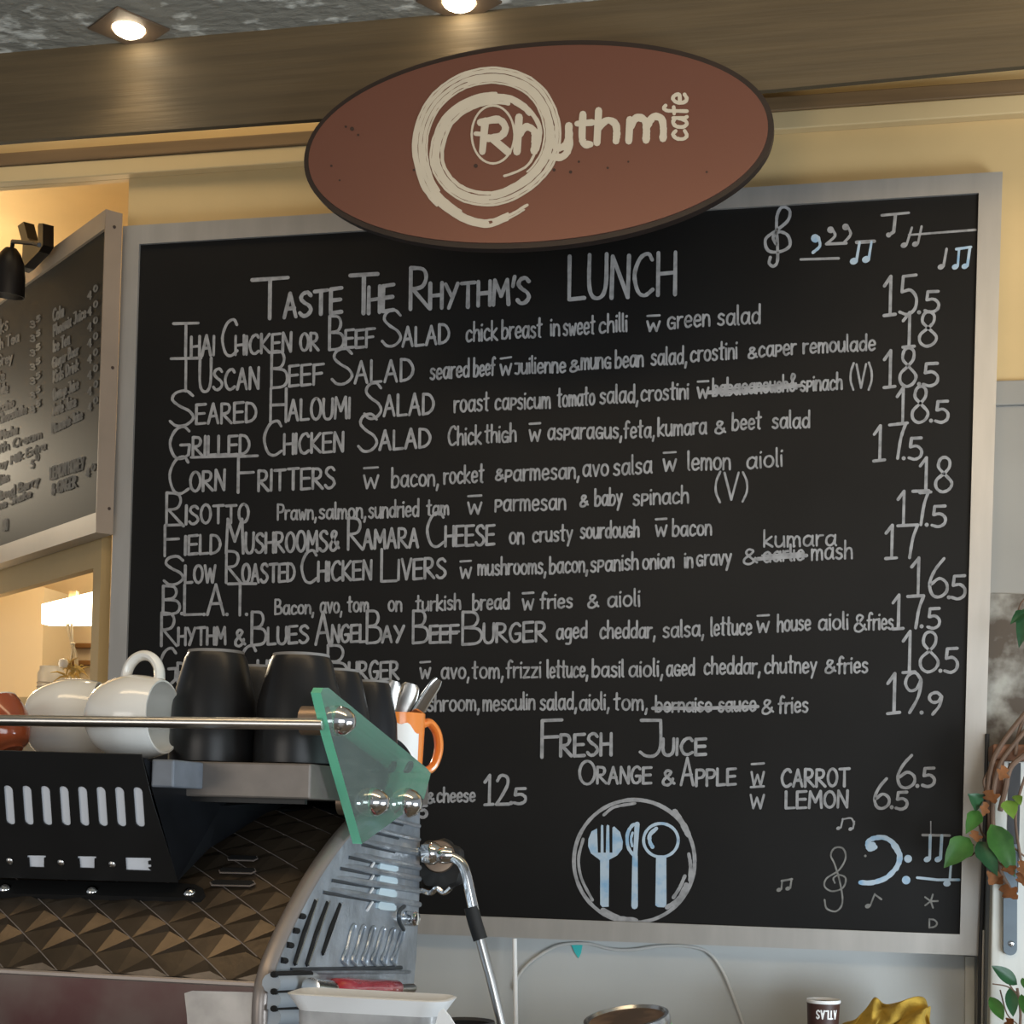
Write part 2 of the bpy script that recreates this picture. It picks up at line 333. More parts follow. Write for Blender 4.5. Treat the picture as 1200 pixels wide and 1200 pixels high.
# ------------------------------------------------------------------ stroke lettering
G = {
'A': (.46, "0,0 .22,1 .44,0|.09,.36 .37,.38"), 'B': (.44, "0,0 0,1|~0,1 .26,.98 .34,.78 .25,.57 .02,.52|~.02,.52 .34,.48 .43,.26 .33,.05 0,0"),
'C': (.46, "~.44,.84 .34,.99 .14,.88 .01,.5 .1,.1 .27,0 .46,.13"), 'D': (.44, "0,0 0,1|~0,1 .27,.93 .43,.6 .4,.28 .24,.07 0,0"),
'E': (.4, ".4,1 0,.98 0,0 .4,.02|0,.52 .36,.53"), 'F': (.42, ".42,1 0,.98|0,.98 0,0|0,.53 .34,.55"),
'G': (.46, "~.43,.86 .3,1 .11,.87 0,.48 .1,.08 .27,.01 .42,.13|.42,.13 .44,.44 .24,.43"), 'H': (.42, "0,0 0,1|.42,0 .42,1|0,.5 .42,.52"),
'I': (.03, "0,0 .01,1"), 'J': (.42, ".02,1 .4,1|~.4,1 .4,.3 .3,.03 .12,.01 0,.12"), 'K': (.42, "0,0 0,1|.4,.98 .02,.46 .42,0"),
'L': (.36, "0,1 0,0 .37,.02"), 'M': (.54, "0,0 .04,1 .27,.35 .49,1 .54,0"), 'N': (.42, "0,0 .02,1 .4,0 .42,1"),
'O': (.46, "o.23,.5 .23,.5"), 'P': (.38, "0,0 0,1|~0,1 .3,.96 .38,.75 .28,.52 0,.47"), 'Q': (.46, "o.23,.5 .23,.5|.28,.25 .46,0"),
'R': (.44, "0,0 0,1|~0,1 .28,.96 .36,.76 .27,.54 .02,.48|.04,.5 .44,0"), 'S': (.42, "~.4,.85 .28,.99 .1,.93 .04,.74 .17,.56 .34,.42 .41,.22 .28,.03 .11,.01 0,.14"),
'T': (.48, "0,.98 .48,1|.24,.99 .24,0"), 'U': (.42, "~0,1 0,.3 .1,.02 .3,.02 .41,.3 .42,1"), 'V': (.44, "0,1 .22,0 .44,1"),
'W': (.56, "0,1 .14,0 .28,.8 .42,0 .56,1"), 'X': (.42, "0,0 .42,1|0,1 .42,0"), 'Y': (.44, "0,1 .22,.48|.44,1 .12,0"), 'Z': (.42, "0,1 .42,1 0,0 .42,0"),
'a': (.4, "~.35,.5 .2,.6 .04,.46 .02,.15 .15,0 .29,.12 .36,.4|.37,.6 .36,.1 .41,0"), 'b': (.37, "0,1 0,0|~0,.38 .15,.58 .32,.5 .36,.25 .25,.03 .1,0 0,.12"),
'c': (.34, "~.33,.48 .2,.6 .04,.45 .02,.15 .15,0 .34,.1"), 'd': (.38, "~.34,.45 .2,.58 .04,.45 .02,.15 .15,0 .3,.1 .35,.3|.36,1 .36,0"),
'e': (.36, "~.03,.3 .33,.33 .3,.53 .17,.6 .04,.45 .03,.15 .16,0 .34,.1"), 'f': (.28, "~.32,.92 .22,1 .12,.85 .11,.5 .1,0|0,.55 .26,.57"),
'g': (.38, "~.34,.5 .2,.6 .04,.45 .03,.2 .15,.05 .3,.15 .35,.35|~.36,.58 .36,-.1 .28,-.3 .08,-.3"), 'h': (.34, "0,1 0,0|~0,.35 .12,.56 .27,.55 .32,.35 .33,0"),
'i': (.04, "0,.6 .02,0|.01,.82 .03,.86"), 'j': (.3, ".02,.6 .28,.6|~.28,.6 .27,.15 .18,0 .02,.04"), 'k': (.33, "0,1 0,0|.3,.6 .02,.28 .33,0"),
'l': (.06, "0,1 .01,.06 .06,0"), 'm': (.5, "0,.6 0,0|~0,.35 .1,.58 .21,.52 .24,.3 .24,0|~.24,.35 .34,.58 .45,.52 .48,.3 .49,0"), 'n': (.34, "0,.6 0,0|~0,.35 .12,.58 .27,.55 .32,.35 .33,0"),
'o': (.36, "o.18,.3 .18,.3"), 'p': (.32, "0,-.02 .02,.6|~.02,.6 .26,.58 .32,.42 .22,.27 .01,.24"), 'r': (.25, "0,.6 .01,0|~.01,.35 .1,.55 .26,.58"),
'q': (.4, "~.37,.5 .22,.6 .05,.48 .02,.2 .14,.0 .3,.04 .37,.14|.37,0 .38,.28 .2,.28"),   # small capital G of this hand
's': (.3, "~.28,.52 .15,.6 .03,.5 .08,.36 .24,.26 .27,.1 .14,0 0,.08"), 't': (.27, ".13,.98 .12,.05 .2,0|0,.62 .27,.66"),
'u': (.36, "~0,.6 0,.2 .08,.02 .22,.05 .32,.25|.33,.6 .35,0"), 'v': (.32, "0,.6 .15,0 .32,.6"), 'w': (.46, "0,.6 .1,0 .22,.45 .34,0 .46,.6"),
'x': (.32, "0,.6 .32,0|.32,.6 0,0"), 'y': (.34, "0,.6 .16,.12|.34,.6 .06,-.32"), 'z': (.32, "0,.58 .3,.58 0,0 .32,.02"),
'~': (.48, "0,.6 .1,0 .23,.48 .36,0 .48,.6|0,.94 .47,.98"), '&': (.5, "~.5,.12 .34,.34 .12,.72 .2,.97 .36,.88 .28,.66 .06,.34 .06,.08 .22,0 .38,.16 .44,.42"),
',': (.08, ".06,.06 .0,-.24"), '.': (.06, ".02,.02 .05,.03"), "'": (.06, ".08,1.12 .02,.72"), '(': (.14, "~.14,1.05 .02,.7 .01,.3 .14,-.08"), ')': (.14, "~0,1.05 .12,.7 .13,.3 0,-.08"),
'1': (.26, "0,.76 .16,1 .15,.02|.0,0 .28,.02"), '2': (.4, "~.02,.8 .14,.98 .34,.92 .36,.68 .2,.35 0,.02|0,.02 .42,.03"), '5': (.42, ".4,1 .08,.98 .05,.58|~.05,.58 .26,.62 .41,.42 .38,.14 .2,0 0,.07"),
'6': (.42, "~.34,1 .14,.7 .02,.35 .08,.06 .24,0 .4,.14 .4,.36 .24,.48 .05,.32"), '7': (.42, "0,.98 .42,1|~.42,1 .3,.6 .22,.02"), '8': (.44, "~.22,.53 .08,.72 .12,.94 .25,1 .36,.9 .35,.7 .22,.53 .03,.34 .03,.12 .18,0 .36,.08 .42,.28 .22,.53"),
'9': (.4, "~.38,.82 .25,1 .08,.94 .02,.74 .12,.56 .28,.6 .38,.82 .32,.4 .12,0"), '4': (.42, ".3,0 .32,1 0,.3 .42,.32"), '0': (.4, "o.2,.5 .2,.5"), '3': (.4, "~.02,.88 .2,1 .36,.85 .3,.6 .14,.54|~.14,.54 .36,.45 .4,.2 .22,0 0,.1"),
}
def parse(s, n=4):
    out = []
    for st in s.split('|'):
        if st[0] == 'o':
            (cx, cy), (rx, ry) = [tuple(map(float, q.split(','))) for q in st[1:].split()]
            out.append([V((cx+rx*math.cos(PI/2+2*PI*k/18), cy+ry*math.sin(PI/2+2*PI*k/18), 0)) for k in range(19)])
        elif st[0] == '~': out.append(crom([V((*map(float, q.split(',')), 0)) for q in st[1:].split()], n))
        else: out.append([V((*map(float, q.split(',')), 0)) for q in st.split()])
    return out
GP = {k: (w, parse(s)) for k, (w, s) in G.items()}
class Pen:
    """collects strokes given in picture coordinates of a plane and lays them on that plane as thin ribbons"""
    def __init__(s, proj, nrm=(0, -1, 0)): s.bm = bmesh.new(); s.proj = proj; s.nrm = V(nrm); s.k = 0
    def stroke(s, pts, w):
        P = [V((p[0], p[1], 0)) for p in pts]
        Q = [P[0]]
        for p in P[1:]:
            if (p-Q[-1]).length > 0.15: Q.append(p)
        if len(Q) == 1: Q.append(Q[0]+V((0.2, 0, 0)))
        seg = [Q[0]]
        for i in range(1, len(Q)):
            seg.append(Q[i])
            if i < len(Q)-1 and (Q[i]-Q[i-1]).angle(Q[i+1]-Q[i], 0) > 0.75:
                s._rib(seg, w); seg = [Q[i]]
        s._rib(seg, w)
    def _rib(s, P, w):
        n = len(P); h = w/2; ws = w if isinstance(w, (list, tuple)) else None
        L, R = [], []
        for i, p in enumerate(P):
            t = (P[min(i+1, n-1)]-P[max(i-1, 0)]).normalized(); nn = V((-t.y, t.x, 0)); k = h*(1+random.uniform(-.12, .12))
            L.append(p+nn*k); R.append(p-nn*k)
        t0 = (P[0]-P[1]).normalized(); t1 = (P[-1]-P[-2]).normalized()
        def cap(a, b, t):
            c = (a+b)/2; u = (a-c); r = u.length
            return [c+u*math.cos(q)+t*r*math.sin(q) for q in (PI*.25, PI*.5, PI*.75)]
        loop = cap(R[0], L[0], t0)
        s.k += 1; o_ = s.nrm*(1.2e-5*(s.k % 48))
        vb = lambda p: s.bm.verts.new(s.proj(p.x, p.y)+o_)
        lv = [vb(p) for p in L]; rv = [vb(p) for p in R]
        for i in range(n-1): s.bm.faces.new((lv[i], rv[i], rv[i+1], lv[i+1]))
        c0 = [vb(p) for p in loop]; s.bm.faces.new([rv[0]]+c0+[lv[0]])
        c1 = [vb(p) for p in cap(L[-1], R[-1], t1)]; s.bm.faces.new([lv[-1]]+c1+[rv[-1]])
    def text(s, txt, x0, y0, x1, y1, h, w=3.2, jit=0.03):
        adv = 0; lay = []
        for ch in txt:
            if ch == ' ': adv += .3; continue
            gw, st = GP[ch]; lay.append((adv, st)); adv += gw+.13
        adv -= .13
        sx = (x1-x0)/max(adv, .02) if adv > .08 else h*.6
        if txt in ('I', '.', ',', "'"): sx = h*.6
        for a, st in lay:
            dy = random.uniform(-jit, jit); sc = 1+random.uniform(-jit, jit)
            for pl in st:
                pts = []
                for p in pl:
                    u = a+p.x; px = x0+u*sx; by = y0+(y1-y0)*(px-x0)/max(x1-x0, 1)
                    pts.append((px+(p.y*h*0.012), by-(p.y*sc+dy*.5)*h))
                s.stroke(pts, w)
    def poly(s, pts): s.k += 1; s.bm.faces.new([s.bm.verts.new(s.proj(*p)+s.nrm*(1.2e-5*(s.k % 48))) for p in pts])
    def disc(s, x, y, rx, ry=None, rot=0):
        ry = ry or rx; s.poly([(x+rx*math.cos(a)*math.cos(rot)-ry*math.sin(a)*math.sin(rot), y+rx*math.cos(a)*math.sin(rot)+ry*math.sin(a)*math.cos(rot)) for a in [2*PI*k/16 for k in range(16)]])
    def curve(s, pts, w, n=6): s.stroke(crom([V((*p, 0)) for p in pts], n), w)
    def ring(s, cx, cy, rx, ry, w, a0=0, a1=2*PI, n=40): s.stroke([(cx+rx*math.cos(a0+(a1-a0)*k/n), cy+ry*math.sin(a0+(a1-a0)*k/n)) for k in range(n+1)], w)

# ------------------------------------------------------------------ lunch menu board
tb = V(((-1.848+0.311)/2, D, 1.16))
board = Thing('menu_board', 'large black lunch menu board in a wide aluminium frame, hung under the oval sign', 'menu board', tb)
O_ = [(144, 265), (1175, 201), (1148, 1120), (117, 1080)]; I_ = [(163, 286), (1147, 226), (1125, 1095), (139, 1058)]
Ow = [onY(x, y, D) for x, y in O_]; Iw = [onY(x, y, D) for x, y in I_]
for i, nm in enumerate(('top', 'right', 'bottom', 'left')):
    j = (i+1) % 4
    b = prism([Ow[i], Ow[j], Iw[j], Iw[i]], (0, 0.05, 0)); bevel_all(b, 0.0025, 1)
    board.part('frame_rail', b, M_alu)
PYb = D+0.008
pan = board.part('board_panel', prism([onY(x, y, PYb) for x, y in I_], (0, 0.03, 0)), M_black)
# stretch a little so no gap shows along the frame
pj_ = lambda x, y: onY(x, y, PYb-0.0008)
T = []
def tx(*a): T.append(a)
def grouped(name, items, w, newline, extra=()):
    pen = None; last = None
    for a in items:
        if pen is None or newline(last, a):
            if pen: board.part(name, pen.bm, M_chalk, pan)
            pen = Pen(pj_)
        pen.text(*a, w); last = a
        for f in extra:
            if f[0] == a[:2]: f[1](pen)
    board.part(name, pen.bm, M_chalk, pan)
back = lambda l, a: a[1] < l[1]-40 or abs(a[2]-l[2]) > 25
head = Pen(pj_)
for a in [("T", 295, 374, 337, 372, 48), ("ASTE", 333, 372, 400, 366, 28), ("T", 410, 368, 442, 367, 47), ("HE", 432, 367, 461, 364, 31), ("R", 481, 363, 503, 362, 49), ("HYTHM'S", 504, 362, 620, 355, 29), ("LUNCH", 667, 351, 791, 345, 50)]:
    head.text(*a, 4.6)
board.part('chalk_heading', head.bm, M_chalk, pan); head = Pen(pj_)
for a in [("F", 635, 887, 658, 887, 43), ("RESH", 657, 886, 716, 885, 25), ("J", 750, 886, 775, 886, 42), ("UICE", 777, 885, 827, 884, 19)]: head.text(*a, 3.8)
board.part('chalk_heading', head.bm, M_chalk, pan)
dishes = [
 ("T", 203, 417, 232, 417, 39), ("HAI", 224, 418, 251, 416, 23), ("C", 260, 417, 278, 416, 42), ("HICKEN", 276, 416, 341, 412, 22), ("OR", 352, 411, 373, 410, 20), ("B", 386, 410, 403, 410, 40), ("EEF", 405, 408, 439, 406, 21), ("S", 448, 406, 470, 406, 42), ("ALAD", 472, 406, 526, 402, 22),
 ("T", 200, 458, 235, 458, 39), ("U", 234, 459, 247, 459, 40), ("SCAN", 250, 457, 303, 455, 24), ("B", 318, 455, 337, 455, 42), ("EEF", 339, 453, 379, 450, 24), ("S", 389, 451, 413, 451, 43), ("ALAD", 416, 449, 484, 446, 25),
 ("S", 199, 499, 227, 499, 41), ("EARED", 230, 497, 300, 494, 23), ("H", 317, 494, 335, 494, 40), ("ALOUMI", 338, 493, 410, 490, 24), ("S", 427, 491, 447, 491, 43), ("ALAD", 450, 488, 508, 485, 24),
 ("G", 199, 538, 223, 538, 37), ("RILLED", 226, 534, 292, 532, 22), ("C", 309, 534, 330, 534, 41), ("HICKEN", 333, 532, 402, 529, 23), ("S", 420, 529, 442, 529, 43), ("ALAD", 445, 527, 504, 524, 22),
 ("C", 198, 578, 221, 578, 43), ("ORN", 223, 576, 263, 574, 23), ("F", 279, 577, 301, 577, 42), ("RITTERS", 303, 575, 392, 572, 24),
 ("R", 195, 617, 215, 617, 40), ("ISOTTO", 218, 614, 291, 612, 21),
 ("F", 193, 652, 213, 652, 37), ("IELD", 217, 650, 258, 648, 22), ("M", 265, 648, 285, 648, 40), ("USHROOMS&", 288, 648, 397, 645, 23), ("R", 408, 644, 425, 644, 38), ("AMARA", 426, 643, 490, 641, 22), ("C", 500, 641, 520, 641, 40), ("HEESE", 522, 640, 579, 638, 23),
 ("S", 192, 685, 215, 685, 33), ("LOW", 217, 683, 252, 682, 20), ("R", 265, 683, 282, 683, 36), ("OASTED", 284, 683, 345, 681, 21), ("C", 353, 683, 371, 683, 38), ("HICKEN", 373, 681, 435, 679, 22), ("L", 447, 681, 464, 681, 38), ("IVERS", 467, 679, 522, 677, 23),
 ("B", 191, 720, 211, 720, 34), ("L", 216, 721, 236, 721, 36), ("A", 243, 720, 263, 720, 36), ("T", 267, 721, 295, 721, 37),
 ("R", 189, 757, 207, 757, 38), ("HYTHM", 209, 756, 264, 755, 20), ("&", 275, 757, 287, 757, 19), ("B", 295, 756, 312, 756, 38), ("LUES", 314, 755, 361, 753, 20), ("A", 370, 755, 387, 755, 37), ("NGEL", 389, 753, 429, 752, 20), ("B", 430, 754, 447, 754, 37), ("AY", 448, 753, 473, 752, 19), ("B", 484, 754, 502, 754, 37), ("EEF", 504, 753, 537, 753, 20), ("B", 542, 755, 565, 755, 39), ("URGER", 567, 753, 640, 751, 22),
 ("G", 187, 802, 207, 802, 42), ("RILLED", 208, 799, 262, 797, 22), ("C", 281, 797, 300, 797, 42), ("HICKEN", 302, 796, 372, 795, 22), ("B", 384, 797, 407, 797, 42), ("URGER", 409, 797, 467, 796, 21),
 ("O", 679, 919, 697, 919, 27), ("RANGE", 700, 918, 763, 918, 19), ("&", 776, 920, 790, 920, 18), ("A", 798, 920, 813, 920, 31), ("PPLE", 816, 921, 862, 919, 19), ("CARROT", 916, 922, 995, 921, 20), ("LEMON", 921, 947, 993, 946, 19)]
dots = lambda P: [P.disc(x, y, 2.1) for x, y in ((213, 719), (239, 720), (266, 720), (289, 720))]
grouped('chalk_dish_name', dishes, 3.3, back, [(("T", 267), dots), (("RILLED", 226), lambda P: P.stroke([(224, 536), (302, 534)], 3)), (("OASTED", 284), lambda P: P.stroke([(268, 684), (300, 684)], 3)), (("EEF", 504), lambda P: P.stroke([(507, 741), (538, 740)], 2.5))])
descs = [
 ("chick", 546, 400, 584, 398, 22), ("breast", 588, 397, 636, 395, 22), ("in", 645, 393, 657, 393, 22), ("sweet", 660, 393, 698, 391, 22), ("chilli", 702, 390, 736, 388, 21), ("~", 758, 388, 773, 388, 19), ("qreen", 782, 385, 833, 382, 22), ("salad", 841, 381, 892, 379, 22),
 ("seared", 504, 445, 551, 441, 21), ("beef", 555, 441, 581, 439, 21), ("~", 586, 440, 599, 439, 20), ("juilienne", 603, 438, 664, 436, 20), ("&", 667, 436, 679, 435, 13), ("munq", 681, 433, 717, 431, 21), ("bean", 721, 431, 755, 429, 21), ("salad,", 763, 428, 806, 426, 21), ("crostini", 809, 424, 865, 420, 21), ("&", 876, 420, 887, 420, 13), ("caper", 889, 418, 934, 415, 20), ("remoulade", 941, 414, 1027, 410, 19),
 ("roast", 532, 483, 574, 481, 22), ("capsicum", 580, 480, 646, 478, 21), ("tomato", 653, 477, 698, 474, 21), ("salad,", 703, 473, 749, 471, 21), ("crostini", 751, 470, 808, 467, 20), ("~", 817, 466, 830, 466, 20), ("babaqanoush&", 835, 464, 935, 458, 20), ("spinach", 938, 458, 988, 456, 19), ("(V)", 996, 455, 1023, 454, 28),
 ("Chick", 525, 522, 565, 520, 22), ("thiqh", 568, 519, 606, 517, 21), ("~", 620, 517, 633, 517, 21), ("asparaqus,", 642, 515, 730, 513, 21), ("feta,", 731, 513, 768, 512, 20), ("kumara", 771, 511, 829, 508, 21), ("&", 837, 508, 850, 508, 15), ("beet", 858, 504, 893, 502, 20), ("salad", 905, 502, 950, 501, 20),
 ("~", 426, 572, 443, 572, 25), ("bacon,", 459, 571, 515, 569, 22), ("rocket", 520, 567, 568, 565, 21), ("&", 580, 563, 590, 562, 13), ("parmesan,", 592, 564, 680, 560, 21), ("avo", 683, 558, 714, 557, 22), ("salsa", 719, 557, 765, 554, 22), ("~", 777, 552, 792, 552, 22), ("lemon", 806, 551, 857, 550, 22), ("aioli", 875, 549, 918, 546, 21),
 ("Prawn,", 325, 609, 372, 608, 18), ("salmon,", 374, 608, 430, 607, 19), ("sundried", 432, 607, 492, 605, 20), ("tam", 500, 604, 527, 603, 18), ("~", 548, 602, 564, 602, 22), ("parmesan", 580, 599, 664, 597, 21), ("&", 679, 594, 689, 593, 13), ("baby", 697, 593, 730, 591, 20), ("spinach", 742, 592, 808, 589, 20), ("(V)", 838, 586, 877, 585, 31),
 ("on", 597, 637, 615, 637, 21), ("crusty", 624, 635, 672, 633, 19), ("sourdouqh", 680, 631, 750, 629, 20), ("~", 768, 628, 781, 628, 21), ("bacon", 788, 628, 835, 627, 20),
 ("~", 539, 677, 552, 677, 21), ("mushrooms,", 560, 674, 641, 672, 20), ("bacon,", 644, 672, 690, 670, 20), ("spanish", 692, 670, 749, 667, 20), ("onion", 753, 667, 791, 665, 19), ("in", 802, 665, 813, 665, 19), ("qravy", 816, 663, 858, 661, 20), ("&", 870, 661, 887, 661, 18), ("qarlic", 894, 659, 943, 656, 19), ("kumara", 895, 641, 981, 639, 20), ("mash", 951, 656, 1000, 654, 21),
 ("Bacon,", 322, 720, 369, 719, 17), ("avo,", 375, 718, 402, 718, 19), ("tom", 407, 717, 433, 716, 18), ("on", 455, 716, 472, 716, 19), ("turkish", 487, 716, 541, 714, 18), ("bread", 554, 715, 598, 713, 19), ("~", 612, 714, 625, 714, 20), ("fries", 633, 713, 672, 712, 18), ("&", 688, 712, 701, 712, 15), ("aioli", 712, 711, 751, 710, 20),
 ("aged", 652, 749, 689, 747, 20), ("cheddar,", 703, 748, 769, 747, 20), ("salsa,", 777, 747, 826, 745, 20), ("lettuce", 833, 745, 882, 743, 21), ("~", 887, 741, 901, 741, 20), ("house", 911, 740, 951, 738, 20), ("aioli", 959, 738, 995, 737, 20), ("&", 1000, 740, 1015, 740, 20), ("fries", 1016, 738, 1048, 737, 20),
 ("~", 492, 795, 504, 795, 20), ("avo,", 517, 795, 551, 795, 20), ("tom,", 553, 795, 591, 794, 20), ("frizzi", 593, 794, 635, 794, 20), ("lettuce,", 641, 794, 690, 793, 20), ("basil", 694, 793, 732, 793, 20), ("aioli,", 737, 793, 778, 792, 20), ("aqed", 781, 792, 815, 791, 20), ("cheddar,", 825, 790, 892, 789, 20), ("chutney", 896, 789, 958, 788, 20), ("&", 966, 789, 979, 788, 15), ("fries", 981, 789, 1018, 788, 20),
 ("mushroom,", 478, 834, 563, 832, 20), ("mesculin", 566, 833, 628, 831, 20), ("salad,", 633, 832, 677, 831, 20), ("aioli,", 679, 832, 715, 831, 20), ("tom,", 719, 832, 760, 832, 20), ("bernaise", 768, 834, 835, 834, 18), ("sauce", 842, 834, 887, 833, 19), ("&", 892, 837, 906, 836, 17), ("fries", 912, 836, 948, 834, 20),
 ("&", 500, 941, 509, 941, 12), ("cheese", 512, 940, 558, 939, 17), ("~", 880, 921, 895, 921, 27), ("~", 879, 947, 895, 947, 26)]
descs = [(t_, x0+.5, y0, x1-(1.5 if len(t_) > 1 else 0), y1, h) for t_, x0, y0, x1, y1, h in descs]
strike = lambda a, b: (lambda P: P.stroke([a, ((a[0]+b[0])/2, (a[1]+b[1])/2+1), b], 4.0))
grouped('chalk_description', descs, 2.6, back, [(("babaqanoush&", 835.5), lambda P: (P.stroke([(830, 460), (880, 458), (938, 452)], 4.4), P.stroke([(838, 456), (930, 450)], 2.6))), (("qarlic", 894.5), lambda P: (P.stroke([(888, 655), (945, 651)], 4), P.stroke([(893, 651), (942, 648)], 2.4))), (("sauce", 842.5), strike((765, 830), (888, 828)))])
prices = [("15", 1036, 370, 1074, 368, 47), ("5", 1084, 366, 1100, 366, 25), ("18", 1058, 407, 1098, 406, 40), ("18", 1036, 454, 1074, 452, 44), ("5", 1082, 452, 1099, 452, 27), ("18", 1051, 497, 1088, 495, 42), ("5", 1096, 495, 1111, 495, 25), ("17", 1024, 540, 1061, 538, 42), ("5", 1065, 538, 1080, 538, 25),
 ("18", 1078, 577, 1116, 577, 40), ("17", 1052, 616, 1088, 616, 40), ("5", 1092, 617, 1108, 617, 24), ("17", 1038, 654, 1075, 654, 39), ("16", 1068, 699, 1110, 700, 44), ("5", 1115, 702, 1131, 702, 27), ("17", 1046, 737, 1082, 737, 39), ("5", 1087, 736, 1101, 736, 23), ("18", 1058, 788, 1100, 788, 48), ("5", 1107, 788, 1122, 788, 28), ("19", 1040, 837, 1080, 835, 47), ("9", 1088, 837, 1104, 837, 25),
 ("6", 1051, 923, 1072, 923, 37), ("5", 1081, 922, 1095, 922, 22), ("6", 1024, 947, 1042, 947, 34), ("5", 1050, 948, 1063, 948, 20), ("12", 568, 943, 596, 943, 35), ("5", 602, 942, 616, 942, 18), ("5", 492, 958, 500, 958, 14)]
dt_ = {("5", 1084): (1077, 366), ("5", 1082): (1077, 450), ("5", 1096): (1091, 493), ("5", 1065): (1059, 537), ("5", 1092): (1086, 615), ("5", 1115): (1112, 700), ("5", 1087): (1080, 734), ("5", 1107): (1102, 786), ("9", 1088): (1080, 835), ("5", 1081): (1075, 921), ("5", 1050): (1045, 946), ("5", 602): (599, 941)}
grouped('chalk_price', prices, 3.6, lambda l, a: len(a[0]) > 1 or a[0] == '6' or a[1] < 500, [(k, (lambda q: (lambda P: P.disc(*q, 2.4)))(v)) for k, v in dt_.items()])
# fork, knife and spoon in a plate
em = Pen(pj_); C6 = lambda x, y: (640+x/6, 920+y/6)
em.stroke([C6(620+425*math.cos(a), 535+432*math.sin(a)) for a in [2*PI*k/60 for k in range(61)]], 4.4)
for pts, w in (([(905, 190), (960, 270), (1000, 350)], 7), ([(1003, 485), (1015, 560), (1010, 670)], 4), ([(975, 640), (940, 720), (895, 790)], 4), ([(985, 700), (930, 800), (850, 860)], 5), ([(260, 380), (228, 520), (250, 660), (325, 808)], 3.4), ([(400, 880), (500, 935), (630, 955)], 7), ([(405, 210), (480, 155), (625, 128)], 3.4)):
    em.curve([C6(*p) for p in pts], w)
board.part('chalk_plate_ring', em.bm, M_chalk, pan)
em = Pen(pj_)
em.poly([C6(*p) for p in ((358, 305), (320, 325), (297, 380), (295, 430), (315, 480), (362, 515), (380, 530), (380, 840), (395, 858), (440, 855), (443, 525), (500, 495), (535, 450), (540, 400), (520, 330), (478, 290), (466, 300), (466, 475), (446, 475), (444, 285), (430, 278), (424, 290), (420, 475), (404, 475), (402, 285), (390, 278), (385, 290), (383, 475), (364, 475))])
em.curve([C6(*p) for p in ((640, 275), (605, 285), (572, 345), (575, 430), (610, 490))], 4)
em.stroke([C6(*p) for p in ((640, 275), (628, 470), (618, 850))], 5.5); em.stroke([C6(625, 500), C6(622, 850)], 7)
em.curve([C6(*p) for p in ((608, 335), (597, 380), (605, 430))], 3)
em.stroke([C6(807+122*math.cos(a), 388+118*math.sin(a)) for a in [2*PI*k/36 for k in range(37)]], 3.6)
em.curve([C6(*p) for p in ((775, 305), (730, 350), (730, 400), (748, 435)) ], 4.5)
em.poly([C6(*p) for p in ((773, 510), (845, 510), (846, 840), (830, 860), (785, 858), (768, 845))])
board.part('chalk_cutlery_drawing', em.bm, M_chalk_b, pan)
mu = Pen(pj_); mw = Pen(pj_); fa = Pen(pj_)
def flush(name):
    global mu, mw, fa
    for p, m in ((mu, M_chalk_b), (mw, M_chalk), (fa, M_chalk_d)):
        if len(p.bm.faces): board.part(name, p.bm, m, pan)
    mu = Pen(pj_); mw = Pen(pj_); fa = Pen(pj_)
C3 = lambda x, y: (800+x/3, y/3)
def clef(pen, C, pts, w): pen.curve([C(*p) for p in pts], w, 6)
clef(mw, C3, [(308, 905), (304, 925), (318, 936), (332, 922), (334, 880), (330, 800), (333, 755), (350, 728), (376, 740), (370, 775), (330, 810), (292, 840), (300, 880), (340, 885), (376, 865), (370, 828), (338, 815), (318, 835), (330, 860)], 3.6)

flush('chalk_treble_clef')
flush_ready = True
def note(pen, C, hx, hy, tx_, ty_, r=4.2, w=3): pen.disc(*C(hx, hy), r, r*.78, -.4); pen.stroke([C(hx+9, hy-2), C(tx_, ty_)], w)
mw.stroke([C3(415, 912), C3(548, 908)], 3)
flush('chalk_staff_line')
mu.disc(*C3(466, 838), 5); mu.curve([C3(478, 835), C3(482, 865), C3(458, 888)], 3.4)
flush('chalk_music_note')
mw.disc(*C3(520, 808), 4); mw.curve([C3(528, 808), C3(535, 830), C3(505, 858)], 3.2); mw.stroke([C3(505, 858), C3(575, 855)], 3.2); mw.disc(*C3(573, 798), 4); mw.curve([C3(582, 800), C3(590, 825), C3(565, 855)], 3.2)
flush('chalk_music_note')
note(mu, C3, 602, 918, 622, 852, 5); note(mu, C3, 645, 912, 664, 850, 5); mw.stroke([C3(612, 852), C3(674, 848)], 4)
flush('chalk_music_note')
mw.stroke([C3(700, 757), C3(795, 748)], 3); mw.stroke([C3(748, 755), C3(742, 815), C3(722, 828)], 4); mw.disc(*C3(724, 826), 3)
flush('chalk_music_note')
note(mw, C3, 778, 862, 806, 800, 4); note(mw, C3, 818, 858, 840, 796, 4); mw.stroke([C3(795, 826), C3(1030, 808)], 2.6)
flush('chalk_music_note')
note(mw, C3, 908, 938, 928, 875, 4); note(mu, C3, 958, 938, 972, 874, 4); note(mu, C3, 992, 936, 1010, 870, 4); mu.stroke([C3(962, 876), C3(1014, 868)], 3)
C4 = lambda x, y: (820+x/3.158, 760+y/3.158)
note(mw, C4, 513, 665, 530, 630, 2.6, 2); note(mw, C4, 558, 668, 572, 640, 2.6, 2); mw.curve([C4(528, 632), C4(560, 628), C4(572, 650)], 2)
flush('chalk_music_note')
clef(fa, C4, [(462, 930), (470, 962), (505, 972), (528, 940), (520, 870), (500, 800), (485, 765), (500, 738), (530, 740), (540, 775), (515, 820), (470, 850), (462, 880), (490, 898), (530, 885), (540, 850), (515, 838), (495, 850), (500, 868)], 2)
flush('chalk_treble_clef')
